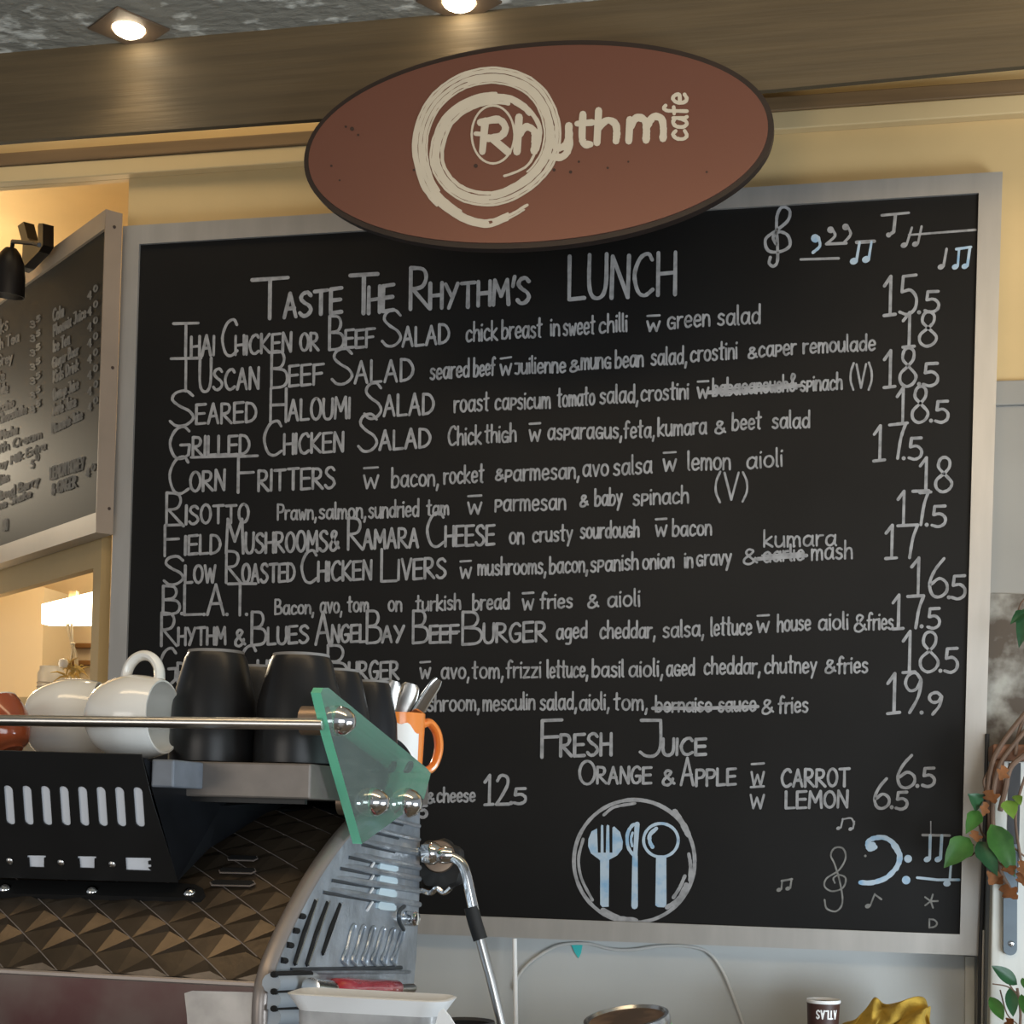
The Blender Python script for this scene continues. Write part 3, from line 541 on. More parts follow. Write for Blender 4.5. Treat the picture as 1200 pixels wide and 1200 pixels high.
note(fa, C4, 293, 893, 305, 858, 3, 2); note(fa, C4, 326, 888, 340, 852, 3, 2); fa.stroke([C4(303, 860), C4(342, 853)], 2.2)
flush('chalk_music_note')
note(fa, C4, 622, 953, 648, 908, 3.4, 2); fa.stroke([C4(648, 910), C4(672, 928)], 2.2)
flush('chalk_music_note')
for a in range(5): fa.stroke([C4(855, 935), C4(855+26*math.sin(a*1.257+.3), 935-26*math.cos(a*1.257+.3))], 2)
flush('chalk_star')
fa.text("D", 1089, 1087, 1098, 1087, 10, 2); fa.disc(1014, 1003, 1.5)
flush('chalk_doodle')
mu.curve([C4(*p) for p in ((650, 735), (628, 742), (622, 718), (645, 702), (690, 702), (732, 740), (735, 795), (695, 845), (640, 866), (595, 866))], 5.6)
mu.curve([C4(*p) for p in ((715, 725), (742, 770), (728, 815))], 6); mu.disc(*C4(640, 728), 4)
mu.disc(*C4(771, 778), 4.6); mu.disc(*C4(764, 857), 5)
flush('chalk_bass_clef')
note(mu, C4, 842, 780, 853, 692, 4.2, 3.4); note(mu, C4, 882, 780, 896, 692, 4.2, 3.4); mw.stroke([C4(825, 690), C4(925, 692)], 3)
flush('chalk_music_note')
mu.stroke([C4(805, 848), C4(880, 856), C4(960, 856)], 3.4); mu.stroke([C4(930, 800), C4(925, 858)], 3); mu.disc(*C4(915, 870), 4.4, 3.4)
mw.stroke([C4(855, 690), C4(855, 640)], 1.4)
flush('chalk_music_note')

# ------------------------------------------------------------------ drinks board on the splayed wall
lb = V((LB0.x, LB0.y, onL(118, 612).z))
dr = Thing('drinks_board', 'angled black drinks board in a dull frame left of the lunch menu', 'menu board', lb)
def LP(s, z, off=0.0): p = LB0+dL*s+eL*off; return V((p.x, p.y, z))
def sz(x, y): p = onL(x, y); return (V((p.x-LB0.x, p.y-LB0.y, 0)).dot(dL), p.z)
s0 = sz(124, 245)[0]; zt = onL(124, 245).z; zbm = onL(118, 622).z
zti = onL(118, 271).z; zbi = onL(114, 600).z; s1 = s0+1.9; si = sz(117.5, 430)[0]
b = prism([LP(s0, zt), LP(s1, zt), LP(s1, zti), LP(si, zti)], eL*0.045); dr.part('frame_rail', bevel_all(b, 0.002, 1), M_alu2)
b = prism([LP(s0, zbm), LP(s1, zbm), LP(s1, zbi), LP(si, zbi)], eL*0.045); dr.part('frame_rail', bevel_all(b, 0.002, 1), M_alu2)
b = prism([LP(s0, zbm), LP(s0, zt), LP(si, zti), LP(si, zbi)], eL*0.045); dr.part('frame_rail', bevel_all(b, 0.002, 1), M_alu_edge)
dp = dr.part('board_panel', prism([LP(si-.004, zbi-.004, .008), LP(s1, zbi-.004, .008), LP(s1, zti+.004, .008), LP(si-.004, zti+.004, .008)], eL*0.02), M_black2)
for x, y in ((134, 266), (132, 431), (128, 596)):
    q = onP(x, y, LP(s0, 2), dL); dr.part('frame_screw', lathe([(0, 0.002), (0.004, 0.0015), (0.0045, -0.001)], axis_matrix(q, -dL), 10), M_fleck)
dk = Pen(lambda x, y: onP(x, y, LP(0, 0, 0.0072), eL), -eL)
def dt(txt, x0, y0, x1, y1, h, w=2.1): dk.text(txt, x0, y0, x1, y1, h, w, 0.05)
C5 = lambda x, y: (x/5.712, 240+y/5.712); C6b = lambda x, y: (x/5.456, 440+y/5.456)
rows = [("Cola", 355, 780, 425, 745, 80), ("Phoenix Juice", 358, 880, 575, 750, 75), ("Ice Tea", 358, 985, 465, 930, 75), ("Ginger Beer", 352, 1095, 525, 1000, 70), ("Kids Drink", 358, 1190, 525, 1105, 75)]
for t_, a, b_, c, d_, h in rows: dt(t_, *C5(a, b_), *C5(c, d_), h/5.7)
for t_, a, b_, c, d_, h in [("Orange Juice", 340, 160, 500, 85, 70), ("Apple Juice", 338, 255, 485, 195, 70), ("Pineapple Juice", 335, 370, 525, 275, 60), ("LEMON HONEY", 322, 665, 535, 595, 75), ("& GINGER", 330, 765, 485, 710, 70)]: dt(t_, *C6b(a, b_), *C6b(c, d_), h/5.4)
for k in range(8):
    x, y = C5(600, 630+k*107); dt("4", x-2, y, x+2, y, 9); dt("0", x+5, y-8, x+9, y-10, 7)
dt("4", *C6b(550, 650), *C6b(570, 645), 10); dt("0", *C6b(585, 610), *C6b(605, 600), 7)
for k in range(7):
    x, y = C5(215, 820+k*95); dt("3", x-2, y, x+3, y, 7); dt("5", x+5, y-6, x+9, y-8, 6)
dt("ks", 1, 391, 9, 386, 17, 2)
for t_, x0, y0, x1, y1, h in [("English Tea", -22, 418, 22, 400, 12), ("Earl Grey", -20, 435, 14, 424, 12), ("Latte", -14, 452, 5, 444, 11), ("Flat White", -18, 466, 9, 460, 12), ("Cappuccino", -22, 492, 16, 476, 10), ("Hot Chocolate", -16, 502, 31, 484, 10), ("Iced Mocha", -14, 520, 20, 508, 10), ("with Cream", -10, 534, 48, 513, 10), ("Soy Milk Extra", -6, 552, 53, 526, 9), ("Smoothies", -16, 574, 10, 563, 10), ("Mixed Berry", -6, 588, 45, 567, 10), ("Lime Shake", -10, 600, 36, 582, 9), ("00", 4, 622, 9, 620, 12)]:
    dt(t_, x0, y0, x1, y1, h)
dt("5", *C6b(198, 595), *C6b(215, 590), 9); dt("0", *C6b(228, 545), *C6b(245, 540), 7)
dr.part('chalk_drink_list', dk.bm, M_chalk_d, dp)

# clamp-on spotlight on top of the drinks board
def onS(x, y): return onP(x, y, LP(0, 0, -0.10), eL)
cl0 = onS(44, 308)
sp = Thing('clamp_lamp', 'small black clip-on spotlight on the top rail of the drinks board', 'lamp', cl0)
b = bmesh.new()
qc = [onP(x, y, LP(0, 0, -0.012), eL) for x, y in ((34, 320), (38, 312), (39, 290), (33, 268), (40, 263), (45, 282), (50, 288), (57, 288), (57, 268), (58, 265), (63, 265), (63, 290), (58, 298), (48, 308), (40, 316))]
add_prism(b, qc, -eL*0.03); sp.part('clamp', bevel_all(b, 0.002, 1), M_lampblack)
pA = onS(40, 285); pB = onS(15, 283); pC = onS(14, 292)
sp.part('arm', tube([onS(46, 287), pA, pB, pC], 0.006, 8), M_lampblack)
pc = onS(13, 290); pe = onS(9, 347)
ax = (pe-pc); ln = ax.length; mpx = 20*(onY(620, 340, pc.y)-onY(600, 340, pc.y)).length/20
prof = [(0, 0), (mpx*.35, ln*.02), (mpx*.62, ln*.13), (mpx*.85, ln*.32), (mpx*.97, ln*.6), (mpx, ln), (mpx*.96, ln), (mpx*.92, ln*.6), (mpx*.8, ln*.33), (mpx*.5, ln*.13), (0, ln*.06)]
sh = sp.part('lamp_shade', lathe(prof, axis_matrix(pc, ax), 28), M_lampblack, smooth=True)
sp.part('bulb', lathe([(0, ln*.93), (mpx*.4, ln*.9), (mpx*.55, ln*.75), (mpx*.3, ln*.5), (0, ln*.45)], axis_matrix(pc, ax), 20), mat('lamp_bulb', (1, .95, .85), .4, emit=(1, .84, .58), estr=2), sh, smooth=True)
light('clamp_lamp_beam', 'SPOT', pc+ax*0.98, 0.7, (1.0, 0.82, 0.55), pc+ax*3+eL*0.12, spot_size=1.5, spot_blend=0.8, shadow_soft_size=0.03)

# ------------------------------------------------------------------ oval sign
SY = 2.97
eL_, eR_, eT_, eB_ = onY(356, 193, SY), onY(907, 146, SY), onY(643, 48, SY), onY(612, 291, SY)
sc_ = V(((eL_.x+eR_.x)/2, SY, (eT_.z+eB_.z)/2)); ra = (eR_.x-eL_.x)/2; rb = (eT_.z-eB_.z)/2
sign = Thing('cafe_sign', 'oval oxblood sign with cream swirl hanging on the brown beam', 'sign', V((sc_.x, SY+0.011, sc_.z-rb)))
def ell(a, b, y, n=96): return [V((sc_.x+a*math.copysign(abs(math.cos(t))**0.97, math.cos(t)), y, sc_.z+b*math.copysign(abs(math.sin(t))**0.97, math.sin(t)))) for t in [2*PI*k/n for k in range(n)]]
b = prism(ell(ra, rb, SY), (0, 0.022, 0)); sign.part('sign_rim', bevel_all(b, 0.003, 2), M_sign_rim, smooth=True)
fc = sign.part('sign_face', prism(ell(ra-0.011, rb-0.011, SY-0.003), (0, 0.006, 0)), M_sign)
lt = Pen(lambda x, y: onY(x, y, SY-0.0045)); S2 = lambda x, y: (340+x/2.069, 30+y/2.069)
random.seed(3)
sw = [(575, 435), (530, 460), (470, 478), (400, 452), (338, 390), (315, 290), (345, 195), (420, 135), (510, 122), (590, 155), (632, 230), (628, 310), (580, 375), (500, 415), (420, 405), (368, 355), (360, 295), (390, 225), (455, 185), (525, 180), (575, 210), (600, 260), (575, 335), (500, 365), (440, 355)]
def offset_path(pts, off, jit):
    P = crom([V((*S2(*p), 0)) for p in pts], 8); out = []
    for i, p in enumerate(P):
        t = (P[min(i+1, len(P)-1)]-P[max(i-1, 0)]).normalized(); k = off*(0.55+0.45*math.sin(PI*min(1, i/len(P)*1.1)))
        out.append((p.x-t.y*k+random.uniform(-jit, jit), p.y+t.x*k+random.uniform(-jit, jit)))
    return out
for off, a, z, w in ((0, .08, .84, 4.4), (5.4, .12, .80, 4.2), (-5.4, .05, .9, 4.4), (9.2, .16, .5, 2.2), (-9.4, .15, .78, 2.6), (2.6, .3, .55, 3), (-2.7, .55, .95, 3)):
    p = offset_path(sw, off, 0.3); n = len(p); lt.stroke(p[int(n*a):int(n*z)], w)
p = offset_path(sw, 0, .2); lt.stroke(p[:14], 3.4); p = offset_path(sw, -5, .2); lt.stroke(p[2:20], 2.4); lt.stroke(offset_path(sw, 4, .4)[8:30], 2.4)
lt.ring(340+492/2.069, 30+264/2.069, 25, 34, 2.6)
fcs = lambda pts: [S2(*p) for p in pts]
WL_ = 8.6
lt.stroke(fcs([(473, 232), (466, 306)]), WL_); lt.curve(fcs([(462, 235), (505, 228), (522, 248), (510, 268), (475, 274)]), WL_); lt.stroke(fcs([(490, 274), (528, 306)]), WL_); lt.stroke(fcs([(450, 262), (474, 264)]), 5)
lt.stroke(fcs([(555, 222), (550, 306)]), WL_); lt.curve(fcs([(552, 268), (572, 246), (592, 256), (594, 278), (592, 304)]), WL_)
lt.curve(fcs([(632, 246), (634, 280), (650, 296), (672, 285), (676, 243)]), WL_); lt.curve(fcs([(676, 244), (676, 295), (660, 318), (632, 318)]), WL_)
lt.curve(fcs([(710, 215), (708, 270), (714, 287), (728, 288)]), WL_); lt.stroke(fcs([(696, 238), (732, 235)]), 7.4)
lt.stroke(fcs([(748, 206), (744, 284)]), WL_); lt.curve(fcs([(746, 250), (768, 230), (788, 238), (792, 260), (790, 280)]), WL_)
lt.stroke(fcs([(824, 228), (821, 280)]), WL_); lt.curve(fcs([(823, 248), (840, 224), (860, 230), (864, 252), (863, 278)]), WL_); lt.curve(fcs([(864, 248), (880, 222), (900, 226), (905, 250), (904, 274)]), WL_)
# "cafe" reading upwards
def up_text(txt, x, y0, y1, h, w):
    tot = sum(GP[c][0]+.13 for c in txt)-.13; a = 0; k = (y0-y1)/tot
    for c in txt:
        gw, st = GP[c]
        for pl in st: lt.stroke([S2(x-p.y*h, y0-(a+p.x)*k) for p in pl], w)
        a += gw+.13
up_text('cafe', 962, 276, 166, 56, 4.4)
sign.part('sign_lettering', lt.bm, M_sign_txt, fc)
fl = Pen(lambda x, y: onY(x, y, SY-0.0042))
for x, y, r in ((150, 250, 5), (165, 265, 3), (135, 245, 3), (300, 350, 3), (450, 340, 5), (640, 350, 4), (680, 355, 4), (700, 330, 3), (770, 345, 3), (1010, 355, 3), (100, 340, 3), (120, 375, 2.5), (820, 330, 2.5)): fl.disc(*S2(x, y), r/2.069)
sign.part('fly_specks', fl.bm, M_fleck, fc)
b = bmesh.new()
for x in (-0.25, 0.25): add_box(b, (sc_.x+x-0.02, SY+0.022, sc_.z+0.02), (sc_.x+x+0.02, FY, sc_.z+0.09))
sign.part('mounting_bracket', b, M_sign_rim)

# ------------------------------------------------------------------ downlights
def onC(x, y): d = ray(x, y); return EYE+d*((ZC-EYE.z)/d.z)
for (cx, cy), lab in (((151, 32), 'lit square recessed downlight at the upper left, beyond the oval sign'), ((538, 0), 'lit square recessed downlight at the top, above the oval sign')):
    c = onC(cx, cy); hs = 0.062
    dlt = Thing('downlight', lab, 'ceiling light', c, 'recessed ceiling downlights')
    M_ = axis_matrix(c-V((0, 0, 0.003)), (0, 0, 1), (1, 0, 0))
    sq = [(-hs, -hs), (hs, -hs), (hs, hs), (-hs, hs)]; sq = [(x*math.cos(.98)-y*math.sin(.98), x*math.sin(.98)+y*math.cos(.98)) for x, y in sq]
    circ = [(0.036*math.cos(-2*PI*k/32), 0.036*math.sin(-2*PI*k/32)) for k in range(32)]
    dlt.part('plate', plate2d(sq, [circ], 0.004, M_), M_dlplate)
    dlt.part('bulb', lathe([(0, -0.016), (0.018, -0.014), (0.031, -0.006), (0.034, 0.004), (0, 0.006)], axis_matrix(c-V((0, 0, 0.004)), (0, 0, 1)), 28), M_bulb, smooth=True)
    light('downlight_beam', 'SPOT', c-V((0, 0, 0.03)), 3.2, (1.0, 0.80, 0.52), c-V((0, 0.35, 1.5)), spot_size=2.2, spot_blend=0.9, shadow_soft_size=0.035)

# ------------------------------------------------------------------ items seen through the opening
KY = 4.45
lc = [onY(x, y, KY) for x, y in ((49, 708), (115, 692), (115, 731), (49, 731))]
lp_ = Thing('lantern', 'glowing white box lamp hanging in the serving opening', 'lamp', V(((lc[0].x+lc[1].x)/2, KY, lc[2].z)))
lp_.part('lit_shade', bevel_all(prism(lc, (0, 0.05, 0)), 0.004, 1), M_lamp)
e0 = onY(116, 693, KY); e1 = onY(118, 731, KY)
lp_.part('end_cap', box((lc[1].x+0.001, KY, e1.z), (lc[1].x+0.012, KY+0.05, e0.z)), M_trim_cream)
lp_.part('hanger', box(((lc[0].x+lc[1].x)/2-0.012, KY+0.015, lc[0].z+0.002), ((lc[0].x+lc[1].x)/2+0.012, KY+0.035, zo+0.06)), M_trim_cream)
for k, (y0, y1) in enumerate(((754, 760), (774, 780))):
    a = onY(30, y0, 5.18); c = onY(135, y1, 5.18)
    single('shelf_rail', box((a.x, 5.16, c.z), (c.x, 5.2, a.z), 0.004), M_rail, ('upper' if k == 0 else 'lower')+' brown rail on the kitchen wall behind the lamp', 'rail', 'brown kitchen rails')
hg = Thing('hanging_ornament', 'bundle of dried straw hanging on a knotted pale string below the glowing lamp', 'ornament', onY(86, 795, KY-0.02))
b = bmesh.new()
for pts in (((78, 731), (82, 748), (85, 756), (83, 775), (82, 790)), ((84, 731), (85, 752), (90, 770), (91, 788)), ((80, 731), (84, 755), (88, 772), (88, 785))):
    add_tube(b, crom([onY(x, y, KY-0.02+random.uniform(0, .01)) for x, y in pts], 4), 0.0035, 6)
add_lathe(b, [(0, -.008), (.007, -.004), (.008, .003), (0, .008)], Matrix.Translation(onY(85, 755, KY-.02)), 10)
hg.part('string', b, M_string, smooth=True)
b = bmesh.new()
for k in range(26):
    p = onY(84+random.uniform(-8, 8), 786+random.uniform(-6, 6), KY-0.03); q = p+V((random.uniform(-.05, .05), random.uniform(-.03, .03), random.uniform(-.04, .03)))
    add_tube(b, [p, (p+q)/2+V((0, 0, .006)), q], [.004, .003, .001], 5)
hg.part('straw_bundle', b, M_straw)
hg.part('bell', lathe([(0, .016), (.012, .011), (.016, -.002), (.012, -.014), (0, -.017)], Matrix.Translation(onY(74, 777, KY-.05)), 16), M_china, smooth=True)
jz = onY(60, 806, 4.6); jt = onY(60, 781, 4.6)
jr_ = 0.045; hj = jt.z-jz.z+0.05
b = lathe([(0, 0), (jr_*.9, 0), (jr_, .01), (jr_, hj*.8), (jr_*.85, hj*.9), (jr_*.85, hj), (0, hj)], Matrix.Translation((jz.x, 4.6, jz.z-0.05)), 24)
jar = Thing('ribbed_jar', 'grey ribbed jar on the shelf beside the hanging ornament', 'jar', V((jz.x, 4.6, jz.z-0.05)))
jar.part('jar_body', b, M_greyjar, smooth=True)
b = bmesh.new()
for k in range(4): add_lathe(b, [(jr_*1.0, 0), (jr_*1.05, .003), (jr_*1.0, .006)], Matrix.Translation((jz.x, 4.6, jz.z-0.03+k*.014)), 24)
jar.part('ribs', b, M_cup_foot, smooth=True)
single('kitchen_shelf', box((-3.3, 4.35, jz.z-0.08), (-2.2, 4.845, jz.z-0.05)), M_trim_cream, 'cream shelf inside the serving opening under the grey jar', 'shelf')

# ------------------------------------------------------------------ counters
ZB = 1.085
single('service_counter', box((-2.2, 1.22, ZB-0.05), (0.9, 2.25, ZB), 0.004), M_counter, 'counter that carries the coffee machine', 'counter')
single('back_counter', box((-1.8, 2.72, 0.89), (0.265, WY-0.02, 0.93), 0.004), M_counter, 'bench along the wall below the lunch menu', 'counter')

# ------------------------------------------------------------------ coffee machine
EX = -0.56
mc = Thing('coffee_machine', 'large espresso machine with black slotted back, diamond plate and glass end', 'coffee machine', V((-0.95, 1.75, ZB)))
pf = [(437, 948), (425, 961), (400, 990), (372, 1031), (345, 1081), (325, 1126), (317, 1152)]
prof3 = [onX(x, y, EX) for x, y in pf]
zl = prof3[-1].z; yl = prof3[-1].y; yb = 1.985
XL = -1.75
tray_z = 1.500
# core of the body, with the curved nose
poly = [V((EX-0.012, p.y+0.008, p.z-0.003)) for p in prof3]
poly = [V((EX-0.012, yb-0.01, 1.462)), *poly, V((EX-0.012, yl+0.008, ZB+0.06)), V((EX-0.012, yb-0.01, ZB+0.06))]
mc.part('body', prism(poly, (XL-EX, 0, 0)), M_castd)
b = bmesh.new()
for x in (-1.6, -0.68):
    for y in (1.52, 1.92): add_lathe(b, [(0, ZB), (.025, ZB), (.022, ZB+.062), (0, ZB+.062)], Matrix.Translation((x, y, 0)), 16)
mc.part('feet', b, M_rubber)
# diamond plate on the sloping nose (arc-length parametrised), built as low pyramids
cur = crom(prof3[::-1], 8); sl = [0]
for a, c in zip(cur, cur[1:]): sl.append(sl[-1]+(c-a).length)
def slope(s):
    s = max(0, min(sl[-1]-1e-5, s)); i = max(k for k in range(len(sl)) if sl[k] <= s); i = min(i, len(cur)-2)
    t = (s-sl[i])/(sl[i+1]-sl[i]); p = cur[i].lerp(cur[i+1], t); d = (cur[i+1]-cur[i]).normalized(); n = V((0, -d.z, d.y))
    return p, n
dmd = bmesh.new(); CW, CH = 0.062, 0.050; S_T = sl[-1]
x1 = EX-0.014
def dpt(x, s, h):
    p, n = slope(s); return V((x, p.y, p.z))+n*h
rows_ = int(S_T/(CH/2))
for r in range(-1, rows_+1):
    for c in range(int((x1-XL)/CW)+2):
        cx = x1-c*CW-(CW/2 if r % 2 else 0); cs = r*CH/2
        ps = [(cx-CW/2, cs), (cx, cs-CH/2), (cx+CW/2, cs), (cx, cs+CH/2)]
        ps = [(max(XL, min(x1, x)), max(0, min(S_T, s))) for x, s in ps]
        mid = (max(XL, min(x1, cx+CW*.16)), max(0, min(S_T, cs+CH*.16)))
        vs = [dmd.verts.new(dpt(x, s, 0.0)) for x, s in ps]; vm = dmd.verts.new(dpt(*mid, 0.0042))
        for k in range(4):
            try: dmd.faces.new((vs[k], vs[(k+1) % 4], vm))
            except Exception: pass
bmesh.ops.remove_doubles(dmd, verts=dmd.verts, dist=1e-5)
bmesh.ops.dissolve_degenerate(dmd, edges=dmd.edges, dist=1e-5)
dp_ = mc.part('diamond_plate', dmd, M_diamond)
rd = bmesh.new()
for k in range(-8, 24):
    x0 = x1-k*CW; a = None; run = []
    for q in range(25):
        t = q/24; x = x0+t*S_T/CH*CW-CW/2*0; ss = S_T*(1-t)
        if XL < x < x1: run.append(dpt(x, ss, .0006))
    if len(run) > 2: add_tube(rd, run, .0007, 5)
mc.part('ridge_lines', rd, M_trimgrey, dp_)
# lower front: pale edge strip then the steel panel with reddish reflections painted in
mc.part('front_lip', bevel_all(box((XL, yl-0.004, zl-0.005), (EX-0.014, yl+0.01, zl+0.001)), 0.0015, 1), M_trimgrey)
mc.part('lower_panel', box((XL, yl+0.001, ZB+0.06), (EX-0.014, yl+0.02, zl-0.005)), M_red_reflections)
q0 = onY(216, 1161, yl); q1 = onY(308, 1200, yl)
tb_ = [onY(x, y, yl-0.0005) for x, y in ((216, 1164), (225, 1161), (306, 1163), (310, 1240), (222, 1240), (219, 1190))]
mc.part('grey_patch', prism(tb_, (0, 0.0015, 0)), mat('pale_grey_patch', (.42, .40, .38), .35, .5, noise=.3, nscale=30), label='pale grey patch on the reddish panel')  # light grey patch laid over the right end of the panel
# vents cut in the plate
vb_ = bmesh.new()
def slope_hit(x, y):
    best = None
    for k in range(200):
        s = S_T*k/199; p, n = slope(s); q = onY(x, y, p.y); d = abs(q.z-p.z)
        if best is None or d < best[0]: best = (d, q, n)
    return best[1], best[2]
for x0, x1_, y in ((268, 302, 1010), (258, 300, 1024.5), (248, 299, 1039)):
    a, n = slope_hit(x0, y); c, _ = slope_hit(x1_, y+1); up_ = n.cross(V((1, 0, 0))).normalized()
    m = 10; h = 0.0042; pts = [a+up_*0, a.lerp(c, .08)+up_*h, a.lerp(c, .92)+up_*h, c, a.lerp(c, .92)-up_*h, a.lerp(c, .08)-up_*h]
    add_prism(vb_, [p+n*0.0055 for p in pts], n*0.001); vr_ = vr_ if 'vr_' in globals() else bmesh.new(); cc_ = sum(pts, V())/6; add_prism(vr_, [cc_+(p-cc_)*1.06+up_*(.0012 if (p-cc_).dot(up_) > .001 else (-.0012 if (p-cc_).dot(up_) < -.001 else 0))+n*.0045 for p in pts], n*.001)
vn_ = mc.part('vents', vb_, M_slot); mc.part('vent_rim', vr_, M_trimgrey, vn_)
# slotted black back panel leaning out over the plate
p0 = V((0, 1.462, 1.505)); p1 = V((0, 1.545, 1.366))
dn = (p1-p0).normalized(); pn = V((0, dn.z, -dn.y)); 
if pn.y > 0: pn = -pn
MP = Matrix(((1, 0, 0, 0), (0, -dn.y, pn.y, p0.y), (0, -dn.z, pn.z, p0.z), (0, 0, 0, 1)))
MPi = MP.inverted()
def pp(x, y): q = MPi @ onP(x, y, p0, pn); return (q.x, q.y)
def capsule(ax_, ay, bx, by, w):
    a = V((*pp(ax_, ay), 0)); c = V((*pp(bx, by), 0)); d = (c-a).normalized(); n = V((-d.y, d.x, 0)); out = []
    for k in range(9): t = PI*k/8; out.append(c-(-d*math.sin(t)*w)+n*math.cos(t)*w)
    for k in range(9): t = PI*k/8; out.append(a-d*math.sin(t)*w-n*math.cos(t)*w)
    return [(p.x, p.y) for p in out]
outer = [pp(166, 884), pp(178, 935), pp(209, 1034), (XL, pp(209, 1036)[1]), (XL, pp(166, 884)[1])]
outer[3] = (XL, pp(0, 1036)[1]); outer[4] = (XL, pp(-200, 868)[1])
holes = []
dx = 21.7
for k in range(-7, 8):
    x = 10+dx*k; holes.append(capsule(x, 925+k*.32, x+2.6, 961.5+k*.36, 0.0052))
rects = []
for x, y in ((32, 1002), (-28, 1001.5), (91, 1003)):
    rects.append([pp(x, y), pp(x+22, y+.3), pp(x+22, y+3), pp(x+20, y+3), pp(x+20, y+14.5), pp(x+3, y+14), pp(x+2, y+3), pp(x, y+3)])
x, y = 147, 1004.5; rects.append([pp(x, y), pp(x+30, y+.5), pp(x+30.5, y+4), pp(x+27, y+4.5), pp(x+27, y+8), pp(x+30.5, y+8.5), pp(x+30.5, y+11.5), pp(x+27, y+12), pp(x+31, y+16), pp(x+1, y+15)])
panel = mc.part('slotted_panel', plate2d(outer, holes+rects, 0.0016, MP), M_black_metal)
ya, yz = pp(0, 915)[1], pp(0, 1025)[1]
bk = MP @ Matrix.Translation((0, 0, -0.0026))
xr = pp(181, 1010)[0]; xr2 = pp(172, 915)[0]
mc.part('panel_backing', plate2d([(XL+.01, ya), (xr2, ya), (xr, yz), (XL+.01, yz)], [], 0.002, bk), M_white_plate)
# screws on the panel
for x, y in ((12, 1008.5), (72, 1010.5), (132, 1012.5), (-48, 1007)):
    q = MP @ V((*pp(x, y), 0.0016)); mc.part('screw', lathe([(0, .002), (.0028, .0015), (.0042, 0), (0, 0)], axis_matrix(q, pn), 14), M_steel, panel, smooth=True)
# folded foot of the panel, lying on the plate
a0, n0 = slope_hit(225, 1040); f0 = onP(0, 1037, a0, n0)
fp = [onP(x, y, a0+n0*0.006, n0) for x, y in ((-560, 1022), (208, 1035), (228, 1036), (238, 1041), (240, 1047), (234, 1052), (-560, 1040))]
fp[0].x = XL; fp[-1].x = XL
foot = mc.part('panel_foot', bevel_all(prism(fp, -n0*0.006), 0.002, 1), M_black_metal)
for x, y in ((6, 1040.5), (108, 1043), (222, 1045.5), (-96, 1038)):
    q = onP(x, y, a0+n0*0.006, n0); mc.part('dome_screw', lathe([(0, .0045), (.004, .0035), (.0068, .0008), (.007, 0), (0, 0)], axis_matrix(q, n0), 16), M_chrome, foot, smooth=True)
# black cheek closing the gap beside the panel
pa = MP @ V((*pp(167, 888), -0.001)); pb = MP @ V((*pp(208, 1033), -0.001))
c1 = V((pa.x-.004, 1.90, 1.462)); c2 = V((pa.x-.004, 1.80, 1.46))
ck = [pa, pb, V((pb.x+.01, 1.60, slope(S_T*.62)[0].z)), V((pb.x+.03, 1.72, 1.446)), V((pb.x+.05, 1.80, 1.464)), V((pa.x, 1.80, 1.485)), V((pa.x, 1.5, 1.495))]
hub = bmesh.new(); vs = [hub.verts.new(p) for p in ck]
c_ = hub.verts.new(sum(ck, V())/len(ck))
for k in range(len(vs)): hub.faces.new((vs[k], vs[(k+1) % len(vs)], c_))
ex = bmesh.ops.solidify(hub, geom=hub.faces[:], thickness=0.004)
mc.part('side_cheek', hub, M_black_soft)
# cup tray
ty0 = 1.555; txr = onY(364, 900, ty0).x
b = box((XL, ty0, 1.462), (txr, 2.03, tray_z), 0.002); tr = mc.part('cup_tray', b, M_tray)
b = box((pa.x+0.003, 1.480, 1.470), (onY(213, 900, 1.50).x, 1.556, 1.499), 0.002); mc.part('tray_bracket', b, mat('blue_grey_sheet', (.17, .19, .22), .5, .2, noise=.2, nscale=30), tr)
b = box((XL, 1.47, 1.497), (pa.x, ty0, 1.4998)); mc.part('tray_lip', b, M_black_metal, tr)
b = box((XL, ty0+0.012, 1.4565), (txr-0.01, ty0+0.02, 1.462)); mc.part('tray_seam', b, M_black_metal, tr)
# end panel in cast silver
EP = EX
def ep(x, y, off=0.0): return onX(x, y, EP+off)
outl = pf+[(313, 1175), (312, 1215), (480, 1215), (484, 1165), (488, 1120), (491, 1060), (492, 1000), (492, 940)]
pts = [ep(x, y) for x, y in outl]
pts = [V((EP, p.y, max(p.z, ZB+.02))) for p in pts]
endp = mc.part('end_panel', bevel_all(prism(pts, (-0.012, 0, 0)), 0.0015, 1), M_cast)
# rounded edge moulding along the nose
mc.part('edge_moulding', tube([p+V((-0.006, -0.003, 0.002)) for p in crom([ep(x, y) for x, y in pf+[(313, 1180), (312, 1240)]], 5)], 0.0085, 10), M_trimgrey, endp, smooth=True)
for (xa, ya_), (xb, yb_), w in (((421, 985), (491, 1000), .004), ((406, 1000), (491, 1017), .004), ((396, 1013), (491, 1030), .004), ((386, 1027), (491, 1044), .004), ((376, 1041), (491, 1060), .004), ((430, 970), (491, 984), .003), ((440, 955), (491, 968), .003)):
    mc.part('rib', tube(crom([ep(xa+1, ya_, -.0045), ep((xa+xb)/2, (ya_+yb_)/2, .0035), ep(xb, yb_, .001)], 4), w, 8), M_cast, endp, smooth=True)
    mc.part('groove', tube([ep(xa+2, ya_+4.5, -.0005), ep((xa+xb)/2+6, (ya_+yb_)/2+5.5, -.0005)], w*.6, 6), M_castd, endp)
